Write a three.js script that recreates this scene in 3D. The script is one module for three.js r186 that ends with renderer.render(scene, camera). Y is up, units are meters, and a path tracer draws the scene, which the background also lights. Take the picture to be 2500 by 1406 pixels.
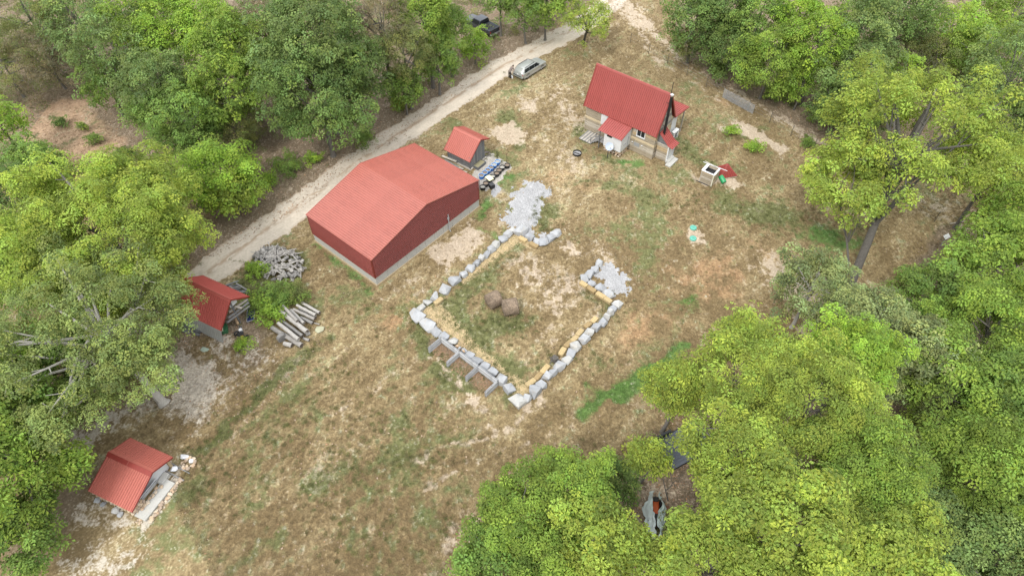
import * as THREE from 'three';
import { mergeGeometries, toCreasedNormals } from 'three/addons/utils/BufferGeometryUtils.js';
import { ConvexGeometry } from 'three/addons/geometries/ConvexGeometry.js';
import { MarchingCubes } from 'three/addons/objects/MarchingCubes.js';

// ---------------------------------------------------------------- camera, sky, sun, exposure
const H = 47.5, FOCAL = 1650, PITCH = 49.3 * Math.PI / 180;      // drone height in metres, lens in photo pixels
const scene = new THREE.Scene();
const camera = new THREE.PerspectiveCamera(2 * Math.atan(703 / FOCAL) * 180 / Math.PI, 1024 / 575, 1, 900);
camera.position.set(0, H, 0);
camera.lookAt(0, H - Math.sin(PITCH), -Math.cos(PITCH));
const renderer = new THREE.WebGLRenderer();
renderer.toneMapping = THREE.LinearToneMapping;
renderer.toneMappingExposure = 1.76;
renderer.shadowMap.enabled = true;
{ // bright overcast sky: three times as bright overhead as at the horizon
  const w = 64, h = 32, d = new Float32Array(w * h * 4);
  for (let j = 0; j < h; j++) for (let i = 0; i < w; i++) {
    const el = ((j + 0.5) / h - 0.5) * Math.PI, s = Math.max(0, Math.sin(el)), L = el < 0 ? 0.34 : 1.56 * (1 + 2 * s) / 3, k = (j * w + i) * 4;
    d[k] = L * (el < 0 ? 1 : 0.985); d[k + 1] = L; d[k + 2] = L * (el < 0 ? 0.9 : 1.03); d[k + 3] = 1;
  }
  const sky = new THREE.DataTexture(d, w, h, THREE.RGBAFormat, THREE.FloatType);
  sky.mapping = THREE.EquirectangularReflectionMapping; sky.magFilter = THREE.LinearFilter; sky.needsUpdate = true;
  scene.background = sky; scene.environment = sky;
}
const sun = new THREE.DirectionalLight(new THREE.Color(1.0, 0.96, 0.9), 1.5);
sun.position.set(-42, 95, -25 + 40); sun.target.position.set(0, 0, -50);
sun.castShadow = true; sun.shadow.radius = 20; sun.shadow.mapSize.set(2048, 2048);
Object.assign(sun.shadow.camera, { left: -110, right: 110, top: 110, bottom: -110, near: 1, far: 400 });
scene.add(sun, sun.target);

// ---------------------------------------------------------------- helpers
const V3 = (x, y, z) => new THREE.Vector3(x, y, z);
function rngOf(seed) { let a = seed >>> 0; return () => { a = (a + 0x6D2B79F5) | 0; let t = Math.imul(a ^ (a >>> 15), 1 | a); t = (t + Math.imul(t ^ (t >>> 7), 61 | t)) ^ t; return ((t ^ (t >>> 14)) >>> 0) / 4294967296; }; }
const R0 = rngOf(7), rnd = (a, b, r = R0) => a + (b - a) * r();
const sstep = (a, b, x) => { const t = Math.min(1, Math.max(0, (x - a) / (b - a))); return t * t * (3 - 2 * t); };
const clamp = (x, a = 0, b = 1) => Math.min(b, Math.max(a, x));
// a point of the survey photo laid on the level h above the ground
function G(px, py, h = 0) {
  const x = (px - 1250) / FOCAL, y = -(py - 703) / FOCAL, c = Math.cos(PITCH), s = Math.sin(PITCH), dy = y * c - s, t = (h - H) / dy;
  return V3(x * t, h, (-c - y * s) * t);
}
const distTo = (p) => Math.hypot(p.x, H - p.y, p.z);
// value noise
const PERM = new Uint8Array(512); { const r = rngOf(99); for (let i = 0; i < 256; i++) PERM[i] = i; for (let i = 255; i > 0; i--) { const j = Math.floor(r() * (i + 1)), t = PERM[i]; PERM[i] = PERM[j]; PERM[j] = t; } for (let i = 0; i < 256; i++) PERM[i + 256] = PERM[i]; }
function vn(x, y) {
  const xi = Math.floor(x), yi = Math.floor(y); let u = x - xi, v = y - yi; u = u * u * (3 - 2 * u); v = v * v * (3 - 2 * v);
  const a = PERM[xi & 255], b = PERM[(xi + 1) & 255], y0 = yi & 255, y1 = (yi + 1) & 255;
  const p = PERM[a + y0], q = PERM[b + y0], r = PERM[a + y1], s = PERM[b + y1];
  return (p + (q - p) * u + (r - p + (p - q - r + s) * u) * v) / 255;
}
const fbm = (x, y) => 0.5 * vn(x, y) + 0.28 * vn(x * 2.03 + 17, y * 2.03 + 5) + 0.15 * vn(x * 4.1 + 3, y * 4.1 + 41) + 0.07 * vn(x * 8.3 + 9, y * 8.3 + 1);
const toS = (c) => { c = clamp(c); return 255 * (c <= 0.0031308 ? c * 12.92 : 1.055 * Math.pow(c, 1 / 2.4) - 0.055); };
const LUT = new Uint8Array(4097); for (let i = 0; i <= 4096; i++) LUT[i] = Math.round(toS(i / 4096));
function tex(w, h, fn, srgb = true, wrap = true) {   // fn(u, v) -> linear rgb or one value
  const d = new Uint8Array(w * h * 4);
  for (let j = 0, k = 0; j < h; j++) for (let i = 0; i < w; i++, k += 4) {
    const c = fn((i + 0.5) / w, (j + 0.5) / h);
    if (typeof c === 'number') d[k] = d[k + 1] = d[k + 2] = clamp(c) * 255; else for (let m = 0; m < 3; m++) d[k + m] = srgb ? LUT[Math.round(clamp(c[m]) * 4096)] : clamp(c[m]) * 255;
    d[k + 3] = 255;
  }
  const t = new THREE.DataTexture(d, w, h); t.magFilter = THREE.LinearFilter; if (srgb) t.colorSpace = THREE.SRGBColorSpace;
  if (wrap) t.wrapS = t.wrapT = THREE.RepeatWrapping; t.needsUpdate = true; return t;
}
const pn = (u, v, n, o = 0) => { // periodic noise over the unit tile
  const x = u * n, y = v * n, xi = Math.floor(x), yi = Math.floor(y); let a = x - xi, b = y - yi; a = a * a * (3 - 2 * a); b = b * b * (3 - 2 * b);
  const f = (i, j) => PERM[(PERM[(((i % n) + n) % n + o) & 255] + (((j % n) + n) % n)) & 255] / 255;
  return (f(xi, yi) * (1 - a) + f(xi + 1, yi) * a) * (1 - b) + (f(xi, yi + 1) * (1 - a) + f(xi + 1, yi + 1) * a) * b;
};
const pf = (u, v, n, o = 0) => 0.5 * pn(u, v, n, o) + 0.3 * pn(u, v, n * 2, o + 7) + 0.2 * pn(u, v, n * 4, o + 19);
const mixc = (a, b, t) => [a[0] + (b[0] - a[0]) * t, a[1] + (b[1] - a[1]) * t, a[2] + (b[2] - a[2]) * t];
const M = (o, rgb) => { const m = new THREE.MeshStandardMaterial({ roughness: 0.85, ...o }); if (rgb) m.color.setRGB(...rgb); return m; };
const used = new Map();
function numbered(n) { const k = used.get(n) ?? 0; used.set(n, k + 1); return k ? n + '_' + String(k).padStart(3, '0') : n; }
function tag(o, label, category, group) { o.userData = { label, category }; if (group) o.userData.group = group; return o; }
function thing(name, label, category, p = V3(0, 0, 0), turn = 0, group) { const o = new THREE.Group(); o.name = numbered(name); o.position.copy(p); o.rotation.y = turn; scene.add(o); return tag(o, label, category, group); }
const live = (m) => { m.castShadow = m.receiveShadow = true; return m; };
function obj(parent, name, geo, mat, x = 0, y = 0, z = 0, ry = 0, rx = 0, rz = 0) { const m = live(new THREE.Mesh(geo, mat)); m.name = name; m.position.set(x, y, z); m.rotation.set(rx, ry, rz, 'YXZ'); parent.add(m); return m; }
function solo(name, label, category, geo, mat, p, ry = 0, group) { const m = live(new THREE.Mesh(geo, mat)); m.name = numbered(name); m.position.copy(p); m.rotation.y = ry; scene.add(m); return tag(m, label, category, group); }
function structure(name, geo, mat) { const m = new THREE.Mesh(geo, mat); m.name = numbered(name); m.receiveShadow = true; m.userData = { kind: 'structure' }; scene.add(m); return m; }
// box with bevelled edges, uv in metres
const boxes = new Map();
function box(w, h, d, bev = Math.min(w, h, d) * 0.12) {
  const key = [w, h, d, bev].map((x) => x.toFixed(3)).join(); if (boxes.has(key)) return boxes.get(key);
  const P = [], U = [], x = w / 2, y = h / 2, z = d / 2, b = bev;
  const q = (a, b2, c, e, u, v) => { const f = [a, b2, c, a, c, e], n = V3(...b2).sub(V3(...a)).cross(V3(...c).sub(V3(...a))); if (n.dot(V3(...a).add(V3(...c))) < 0) f.reverse(); for (const p of f) { P.push(...p); U.push(p[u], p[v]); } };
  const axes = [[0, 1, 2, x, y, z], [1, 2, 0, y, z, x], [2, 0, 1, z, x, y]], pt = (i, j, k, a, b3, c) => { const r = [0, 0, 0]; r[i] = a; r[j] = b3; r[k] = c; return r; };
  const long = [w, h, d].indexOf(Math.max(w, h, d));
  for (const [i, j, k, A, B, C] of axes) {
    const uu = j === long ? [j, k] : k === long ? [k, j] : [j, k];
    for (const s of [-1, 1]) q(pt(i, j, k, s * A, -B + b, -C + b), pt(i, j, k, s * A, B - b, -C + b), pt(i, j, k, s * A, B - b, C - b), pt(i, j, k, s * A, -B + b, C - b), ...uu);
    for (const s of [-1, 1]) for (const t of [-1, 1]) q(pt(i, j, k, s * A, t * (B - b), -C + b), pt(i, j, k, s * A, t * (B - b), C - b), pt(i, j, k, s * (A - b), t * B, C - b), pt(i, j, k, s * (A - b), t * B, -C + b), k, j);
  }
  const g = new THREE.BufferGeometry(); g.setAttribute('position', new THREE.Float32BufferAttribute(P, 3)); g.setAttribute('uv', new THREE.Float32BufferAttribute(U, 2)); g.computeVertexNormals();
  boxes.set(key, g); return g;
}
const at = (g, x, y, z, ry = 0, rx = 0, rz = 0) => g.clone().applyMatrix4(new THREE.Matrix4().compose(V3(x, y, z), new THREE.Quaternion().setFromEuler(new THREE.Euler(rx, ry, rz, 'YXZ')), V3(1, 1, 1)));
function bar(a, b, t, t2 = t) { // square bar from a to b
  const d = b.clone().sub(a), g = box(t, d.length(), t2).clone(), q = new THREE.Quaternion().setFromUnitVectors(V3(0, 1, 0), d.clone().normalize());
  return g.applyMatrix4(new THREE.Matrix4().compose(a.clone().add(b).multiplyScalar(0.5), q, V3(1, 1, 1)));
}
function rod(pts, radii, sides = 6, wob = 0, r = R0) { // tapered tube along points, closed ends, uv in metres
  const P = [], I = [], U = []; let L = 0; const N = pts.length;
  for (let i = 0; i < N; i++) {
    const t = pts[Math.min(i + 1, N - 1)].clone().sub(pts[Math.max(i - 1, 0)]).normalize(), a = Math.abs(t.y) < 0.9 ? V3(0, 1, 0) : V3(1, 0, 0), u = a.cross(t).normalize(), v = t.clone().cross(u);
    if (i) L += pts[i].distanceTo(pts[i - 1]);
    for (let j = 0; j <= sides; j++) { const f = (j % sides) / sides * 2 * Math.PI, rr = radii[i] * (1 + wob * Math.sin(f * 3 + i * 1.7)); const p = pts[i].clone().addScaledVector(u, Math.cos(f) * rr).addScaledVector(v, Math.sin(f) * rr); P.push(p.x, p.y, p.z); U.push(j / sides * 6.28 * radii[0], L); }
  }
  for (let i = 0; i < N - 1; i++) for (let j = 0; j < sides; j++) { const a = i * (sides + 1) + j, b = a + sides + 1; I.push(a, a + 1, b, b, a + 1, b + 1); }
  for (const [i, f] of [[0, 1], [N - 1, 0]]) { const c = P.length / 3, b = i * (sides + 1); P.push(pts[i].x, pts[i].y, pts[i].z); U.push(0, 0); const s0 = P.length / 3; for (let j = 0; j < sides; j++) { P.push(P[(b + j) * 3], P[(b + j) * 3 + 1], P[(b + j) * 3 + 2]); U.push(Math.cos(j) * radii[i], Math.sin(j) * radii[i]); } for (let j = 0; j < sides; j++) { const p = s0 + j, q = s0 + (j + 1) % sides; if (f) I.push(c, q, p); else I.push(c, p, q); } }
  const g = new THREE.BufferGeometry(); g.setAttribute('position', new THREE.Float32BufferAttribute(P, 3)); g.setAttribute('uv', new THREE.Float32BufferAttribute(U, 2)); g.setIndex(I); g.computeVertexNormals(); return g;
}
const merge = (a) => mergeGeometries(a.map((g) => { g = g.index ? g.toNonIndexed() : g.clone(); for (const k of Object.keys(g.attributes)) if (!['position', 'normal', 'uv'].includes(k)) g.deleteAttribute(k); if (!g.attributes.uv) g.setAttribute('uv', new THREE.Float32BufferAttribute(new Float32Array(g.attributes.position.count * 2), 2)); return g; }));
// folded sheet metal: profile [[v, rise] ...] drawn along u between ends(v) -> [u0, u1]; lies in the x (u) / z (v) plane, y up
function sheet(profile, ends) {
  const P = [], U = [];
  for (let i = 0; i < profile.length - 1; i++) {
    const [v0, h0] = profile[i], [v1, h1] = profile[i + 1], [a0, b0] = ends(v0), [a1, b1] = ends(v1);
    const A = [a0, h0, v0], B = [b0, h0, v0], C = [b1, h1, v1], D = [a1, h1, v1];
    for (const p of [A, D, C, A, C, B]) { P.push(...p); U.push(p[0], p[2]); }
  }
  const g = new THREE.BufferGeometry(); g.setAttribute('position', new THREE.Float32BufferAttribute(P, 3)); g.setAttribute('uv', new THREE.Float32BufferAttribute(U, 2)); g.computeVertexNormals(); return g;
}
function ribs(v0, v1, pitch = 0.2286, rise = 0.022, base = 0.03, top = 0.013) { // ribbed profile from v0 to v1
  const p = [[v0, 0]]; const n = Math.max(1, Math.round((v1 - v0) / pitch)), s = (v1 - v0) / n;
  for (let i = 0; i < n; i++) { const c = v0 + (i + 0.5) * s; p.push([c - base, 0], [c - top, rise], [c + top, rise], [c + base, 0]); }
  p.push([v1, 0]); return p;
}
function flatPoly(pts, y = 0) { const s = new THREE.Shape(pts.map((p) => new THREE.Vector2(p[0], p[1]))); const g = new THREE.ShapeGeometry(s); g.rotateX(Math.PI / 2); g.translate(0, y, 0); return g; }
function prism(pts, depth) { const g = new THREE.ExtrudeGeometry(new THREE.Shape(pts.map((p) => new THREE.Vector2(p[0], p[1]))), { depth, bevelEnabled: false }); return g; }
function rock(r, sx, sy, sz, n = 22, bx = 0.75) {
  const pts = []; for (let i = 0; i < n; i++) { const z = rnd(-1, 1, r), f = rnd(0, 6.283, r), q = Math.sqrt(1 - z * z), k = rnd(0.82, 1.08, r); pts.push(V3(Math.sign(q * Math.cos(f)) * Math.pow(Math.abs(q * Math.cos(f)), bx) * sx * k, Math.max(-0.5, z) * sy * k, Math.sign(q * Math.sin(f)) * Math.pow(Math.abs(q * Math.sin(f)), bx) * sz * k)); }
  const g = new ConvexGeometry(pts); const p = g.attributes.position, u = []; for (let i = 0; i < p.count; i++) u.push(p.getX(i) + p.getY(i) * 0.5, p.getZ(i) + p.getY(i) * 0.5); g.setAttribute('uv', new THREE.Float32BufferAttribute(u, 2)); return g;
}
const ORD = ['first', 'second', 'third', 'fourth', 'fifth', 'sixth', 'seventh', 'eighth', 'ninth', 'tenth', 'eleventh', 'twelfth', 'thirteenth', 'fourteenth', 'fifteenth', 'sixteenth', 'seventeenth', 'eighteenth', 'nineteenth', 'twentieth', 'twenty first', 'twenty second', 'twenty third', 'twenty fourth', 'twenty fifth', 'twenty sixth'];

// ---------------------------------------------------------------- the ground
const segs = (list) => list.map(([kind, x1, y1, x2, y2, r, s]) => { const a = G(x1, y1), b = G(x2, y2); return { kind, ax: a.x, az: a.z, dx: b.x - a.x, dz: b.z - a.z, l2: Math.max(1e-6, (b.x - a.x) ** 2 + (b.z - a.z) ** 2), r, s }; });
const MARKS = segs([
  // kind: 0 green, 1 pale bare, 2 orange clay, 3 leaf litter, 4 brown, 5 pinkish hay, 6 bright grass
  [6, 1425, 1005, 1490, 965, 0.55, 1.2], [6, 1480, 970, 1575, 918, 0.75, 1.6], [6, 1570, 920, 1690, 845, 0.6, 1.1], [6, 1425, 940, 1440, 955, 0.5, 0.7], [6, 1680, 738, 1692, 742, 0.6, 1], [6, 1985, 575, 2060, 592, 1.7, 1.0],
  [6, 1190, 500, 1176, 525, 0.9, 1.2], [6, 1215, 445, 1245, 430, 0.8, 0.9], [6, 1178, 560, 1215, 585, 0.6, 0.8], [0, 1330, 490, 1345, 520, 1.0, 1.0], [0, 1300, 520, 1330, 560, 0.7, 0.9], [0, 1085, 900, 1150, 940, 1.0, 1.1], [0, 1005, 790, 1050, 850, 0.7, 0.9], [6, 770, 600, 910, 712, 0.45, 0.8],
  [0, 1425, 335, 1432, 300, 1.0, 0.9], [6, 1530, 398, 1560, 402, 0.7, 0.9], [0, 1460, 380, 1500, 400, 0.4, 0.8], [0, 1200, 790, 1270, 790, 1.7, 0.8], [0, 1110, 740, 1240, 630, 1.3, 0.7], [0, 1080, 760, 1250, 925, 0.8, 0.9], [0, 1440, 720, 1480, 760, 0.8, 0.9], [0, 1260, 930, 1400, 830, 0.6, 0.5],
  [0, 800, 820, 640, 955, 0.6, 1.0], [0, 640, 955, 545, 1055, 0.55, 1.0], [0, 545, 1055, 470, 1115, 0.6, 1.0], [0, 850, 1100, 950, 1050, 4, 0.3], [0, 470, 1190, 420, 1300, 1.6, 0.6], [0, 1770, 480, 1860, 540, 2.6, 0.6], [0, 1900, 520, 1990, 560, 2.2, 0.6], [0, 1230, 285, 1270, 350, 1.2, 0.7], [0, 1175, 370, 1215, 390, 1.0, 0.8], [0, 720, 620, 745, 660, 0.6, 0.7], [0, 620, 640, 600, 690, 1.2, 0.8], [0, 690, 700, 600, 720, 2.0, 0.9], [0, 900, 745, 860, 790, 0.8, 0.5], [0, 1850, 320, 1780, 340, 1.0, 0.5], [0, 1500, 900, 1440, 880, 1, 0.4],
  [0, 1660, 345, 1720, 400, 1.2, 0.7], [0, 1560, 480, 1700, 500, 1.6, 0.5], [0, 1420, 440, 1500, 455, 0.6, 0.7], [0, 1150, 330, 1100, 300, 0.8, 0.5],
  [1, 1225, 325, 1245, 335, 1.6, 1.8], [1, 1236, 303, 1246, 308, 0.5, 1.2], [1, 1805, 310, 1905, 362, 0.9, 1.8], [1, 1762, 318, 1780, 322, 0.6, 0.8], [1, 1720, 438, 1790, 448, 1.0, 1.4], [1, 1085, 620, 1155, 575, 1.5, 1.6], [1, 1691, 555, 1694, 588, 0.8, 1.3], [1, 1875, 640, 1930, 700, 1.8, 0.9], [1, 1350, 240, 1420, 300, 2.4, 0.62], [1, 1330, 330, 1400, 400, 2.8, 0.55], [1, 1270, 245, 1300, 260, 1.2, 0.8], [1, 1500, 235, 1380, 210, 1.5, 0.4],
  [1, 1290, 690, 1400, 700, 2.4, 0.62], [1, 1350, 760, 1330, 820, 2.0, 0.5], [1, 1255, 640, 1300, 640, 1.5, 0.45], [7, 430, 930, 470, 985, 2.3, 1.0], [7, 420, 890, 490, 930, 1.6, 0.7], [7, 330, 1000, 270, 1030, 1.4, 0.7], [7, 200, 1060, 150, 1130, 1.6, 0.8], [7, 190, 1250, 300, 1270, 0.9, 0.7], [7, 300, 1370, 180, 1390, 1.4, 0.7], [7, 640, 880, 560, 850, 1.6, 0.55], [7, 540, 830, 530, 845, 0.5, 0.8], [0, 560, 1180, 700, 1040, 2.5, 0.3], [0, 900, 1330, 1050, 1300, 3, 0.25], [7, 460, 1125, 420, 1170, 0.5, 0.9], [7, 350, 1285, 430, 1180, 0.45, 0.9], [1, 1150, 965, 1172, 975, 0.7, 1.3], [1, 1055, 870, 1130, 940, 0.4, 0.9], [1, 1370, 605, 1400, 615, 0.9, 0.9], [1, 1450, 600, 1500, 640, 1.3, 0.8], [1, 1120, 1330, 1150, 1400, 1.6, 0.8], [1, 780, 1130, 900, 1060, 1.5, 0.35],
  [1, 1575, 60, 1660, 140, 0.75, 0.85], [1, 1660, 140, 1800, 225, 0.7, 0.75], [1, 1800, 225, 2010, 352, 0.8, 0.8], [1, 1540, 45, 1610, 150, 0.55, 0.65], [1, 1610, 150, 1760, 245, 0.5, 0.5], [1, 1510, -10, 1580, 60, 1.2, 0.8], [1, 1000, 1130, 1330, 1000, 0.35, 0.75], [1, 1040, 1195, 1400, 1020, 0.35, 0.65], [4, 1020, 1165, 1370, 1010, 0.4, 0.7], [1, 820, 1010, 1010, 880, 0.3, 0.6], [1, 560, 1080, 760, 850, 0.3, 0.5], [4, 590, 1090, 790, 860, 0.4, 0.6], [0, 780, 1180, 1100, 1090, 1.2, 0.4], [0, 700, 1010, 820, 900, 1.5, 0.4], [1, 1500, 55, 1560, 20, 2.5, 0.45], [2, 1760, 245, 2000, 385, 1.2, 0.5], [1, 2020, 720, 2170, 840, 3.6, 1.0], [1, 1960, 800, 2020, 860, 1.5, 0.8], [1, 1560, 1190, 1640, 1210, 1.5, 0.9], [1, 2240, 500, 2380, 530, 2.5, 0.6], [1, 1180, 1290, 1240, 1340, 1.4, 0.7], [1, 1790, 260, 1900, 330, 0.6, 0.3],
  [1, 1000, 960, 1180, 870 + 130, 0.6, 0.3], [1, 620, 890, 560, 960, 2.4, 0.4], [1, 1340, 480, 1390, 470, 0.7, 0.5], [1, 1210, 470, 1240, 480, 0.8, 0.6], [1, 1000, 680, 930, 730, 0.9, 0.5], [1, 1290, 1000, 1330, 970, 0.5, 0.6], [1, 1465, 760, 1290, 985, 0.4, 0.7], [1, 1020, 720, 1180, 590, 0.35, 0.6], [1, 1240, 540, 1170, 540, 0.6, 0.6],
  [2, 770, 620, 730, 700, 1.6, 0.8], [2, 880, 750, 960, 780, 1.6, 0.7], [2, 1770, 680, 1720, 720, 2.4, 0.7], [2, 1850, 600, 1870, 640, 1.8, 0.6], [2, 1560, 800, 1640, 800, 2.0, 0.45], [2, 1530, 560, 1600, 620, 2, 0.35], [2, 1350, 430, 1430, 440, 2.0, 0.6], [2, 1560, 700, 1760, 640, 2.2, 0.6], [2, 1600, 760, 1500, 860, 1.6, 0.5], [2, 1000, 720, 960, 800, 1.4, 0.5], [2, 1420, 250, 1380, 330, 1.8, 0.5], [2, 1640, 470, 1560, 420, 1.5, 0.4], [2, 680, 790, 640, 740, 1.2, 0.5], [2, 1500, 390, 1560, 360, 0.9, 0.6],
  [4, 1560, 690, 1700, 640, 5, 0.7], [4, 1640, 850, 1750, 800, 4, 0.6], [4, 760, 1250, 1000, 1200, 5, 0.4], [4, 500, 1200, 700, 1300, 4, 0.35], [4, 1700, 330, 1850, 420, 3, 0.6], [4, 1950, 430, 1800, 260, 2, 0.5], [4, 1600, 110, 1750, 220, 1.6, 0.6], [4, 1450, 960, 1600, 1020, 3, 0.5], [4, 560, 870, 480, 920, 1.6, 0.5], [4, 1290, 460, 1500, 480, 2.0, 0.5], [4, 1480, 130, 1560, 160, 2, 0.5],
  [5, 120, 310, 300, 380, 5, 1.2], [5, 60, 270, 160, 260, 4, 1.2], [5, 330, 420, 200, 420, 3, 1.0], [5, 1250, 95, 1380, 40, 2.0, 0.8], [5, 1180, 130, 1300, 85, 1.4, 0.5],
  [3, 1150, 195, 950, 315, 2.2, 1.3], [3, 950, 320, 700, 480, 2.5, 1.4], [3, 700, 480, 520, 600, 2.6, 1.4], [3, 1350, 80, 1180, 170, 1.4, 1.0], [3, 620, 440, 680, 380, 4, 1.0], [3, 1690, 130, 1780, 190, 1.8, 1.0], [3, 1780, 190, 2000, 320, 1.8, 1.2], [3, 470, 800, 430, 840, 2.0, 0.8], [3, 250, 960, 100, 1000, 3, 0.9], [3, 170, 1200, 100, 1300, 2.5, 0.8], [3, 620, 870, 600, 800, 1.6, 0.6], [3, 1070, 830, 1190, 925, 0.9, 0.9], [3, 600, 815, 560, 780, 1.3, 0.9], [3, 1430, 110, 1420, 100, 0.9, 0.7],
]);
const FOREST_L = [[1380, 40], [1180, 160], [1050, 255], [950, 318], [820, 400], [690, 470], [560, 540], [470, 470], [330, 400], [270, 320], [210, 240], [0, 250], [-700, 250], [-700, -300], [1500, -300], [1470, -10]];
const FOREST_R = [[1640, -300], [1650, 60], [1700, 130], [1780, 185], [1900, 250], [2010, 320], [2090, 330], [2300, 430], [3200, 500], [3200, -300]];
const FOREST_S = [[1560, 1090], [1680, 1010], [2000, 880], [2180, 720], [2290, 560], [3000, 560], [3000, 1700], [1300, 1700], [1330, 1250]];
const toPoly = (l) => l.map(([x, y]) => { const p = G(x, Math.max(y, -330)); return [p.x, p.z]; });
function inPoly(P, x, z) { let c = false; for (let i = 0, j = P.length - 1; i < P.length; j = i++) if ((P[i][1] > z) !== (P[j][1] > z) && x < (P[j][0] - P[i][0]) * (z - P[i][1]) / (P[j][1] - P[i][1]) + P[i][0]) c = !c; return c; }
function polyDist(P, x, z) { let d = 1e9; for (let i = 0, j = P.length - 1; i < P.length; j = i++) { const ax = P[j][0], az = P[j][1], dx = P[i][0] - ax, dz = P[i][1] - az, t = clamp(((x - ax) * dx + (z - az) * dz) / (dx * dx + dz * dz)); d = Math.min(d, Math.hypot(x - ax - dx * t, z - az - dz * t)); } return inPoly(P, x, z) ? d : -d; }
const FP = [FOREST_L, FOREST_R, FOREST_S].map(toPoly);
// weights of the kinds of ground on a coarse grid, read back between its points
const C_ASH = [0.44, 0.395, 0.335];
const GX0 = -130, GX1 = 130, GZ0 = -190, GZ1 = 10, GS = 0.4, GW = Math.round((GX1 - GX0) / GS) + 1, GH = Math.round((GZ1 - GZ0) / GS) + 1, KN = 8;
const KIND = new Float32Array(GW * GH * KN);
for (let j = 0; j < GH; j++) for (let i = 0; i < GW; i++) {
  const x = GX0 + i * GS, z = GZ0 + j * GS, o = (j * GW + i) * KN;
  let f = -1e9; if (x < -15 || z < -62 || x > 8) for (const P of FP) f = Math.max(f, polyDist(P, x, z));
  KIND[o + 3] = sstep(-1.5, 2.5, f) * 1.5;
}
for (const m of MARKS) {
  const R = m.r * 2.6, x0 = Math.min(m.ax, m.ax + m.dx) - R, x1 = Math.max(m.ax, m.ax + m.dx) + R, z0 = Math.min(m.az, m.az + m.dz) - R, z1 = Math.max(m.az, m.az + m.dz) + R;
  for (let j = Math.max(0, Math.ceil((z0 - GZ0) / GS)); j <= Math.min(GH - 1, (z1 - GZ0) / GS); j++) for (let i = Math.max(0, Math.ceil((x0 - GX0) / GS)); i <= Math.min(GW - 1, (x1 - GX0) / GS); i++) {
    const x = GX0 + i * GS, z = GZ0 + j * GS, t = clamp(((x - m.ax) * m.dx + (z - m.az) * m.dz) / m.l2), d = Math.hypot(x - m.ax - m.dx * t, z - m.az - m.dz * t) / m.r;
    KIND[(j * GW + i) * KN + m.kind] += m.s * Math.exp(-d * d);
  }
}
const KW = new Float32Array(KN);
function kinds(x, z) {
  const u = clamp((x - GX0) / GS, 0, GW - 1.001), v = clamp((z - GZ0) / GS, 0, GH - 1.001), i = Math.floor(u), j = Math.floor(v), a = u - i, b = v - j, o = (j * GW + i) * KN, p = o + GW * KN;
  for (let k = 0; k < KN; k++) KW[k] = (KIND[o + k] * (1 - a) + KIND[o + KN + k] * a) * (1 - b) + (KIND[p + k] * (1 - a) + KIND[p + KN + k] * a) * b;
  return KW;
}
const DIRX = 0.66, DIRZ = -0.75; // the way the mower goes
const C_BROWN = [0.157, 0.112, 0.053], C_TAN = [0.231, 0.174, 0.089], C_STRAW = [0.36, 0.295, 0.168], C_GREEN = [0.108, 0.122, 0.042], C_BRIGHT = [0.052, 0.145, 0.022], C_PALE = [0.375, 0.305, 0.225], C_CLAY = [0.36, 0.22, 0.118], C_LITTER = [0.165, 0.124, 0.082], C_LIT2 = [0.265, 0.21, 0.148], C_HAY = [0.33, 0.225, 0.145], C_WHITE = [0.46, 0.39, 0.31];
const OUT = [0, 0, 0];
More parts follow.
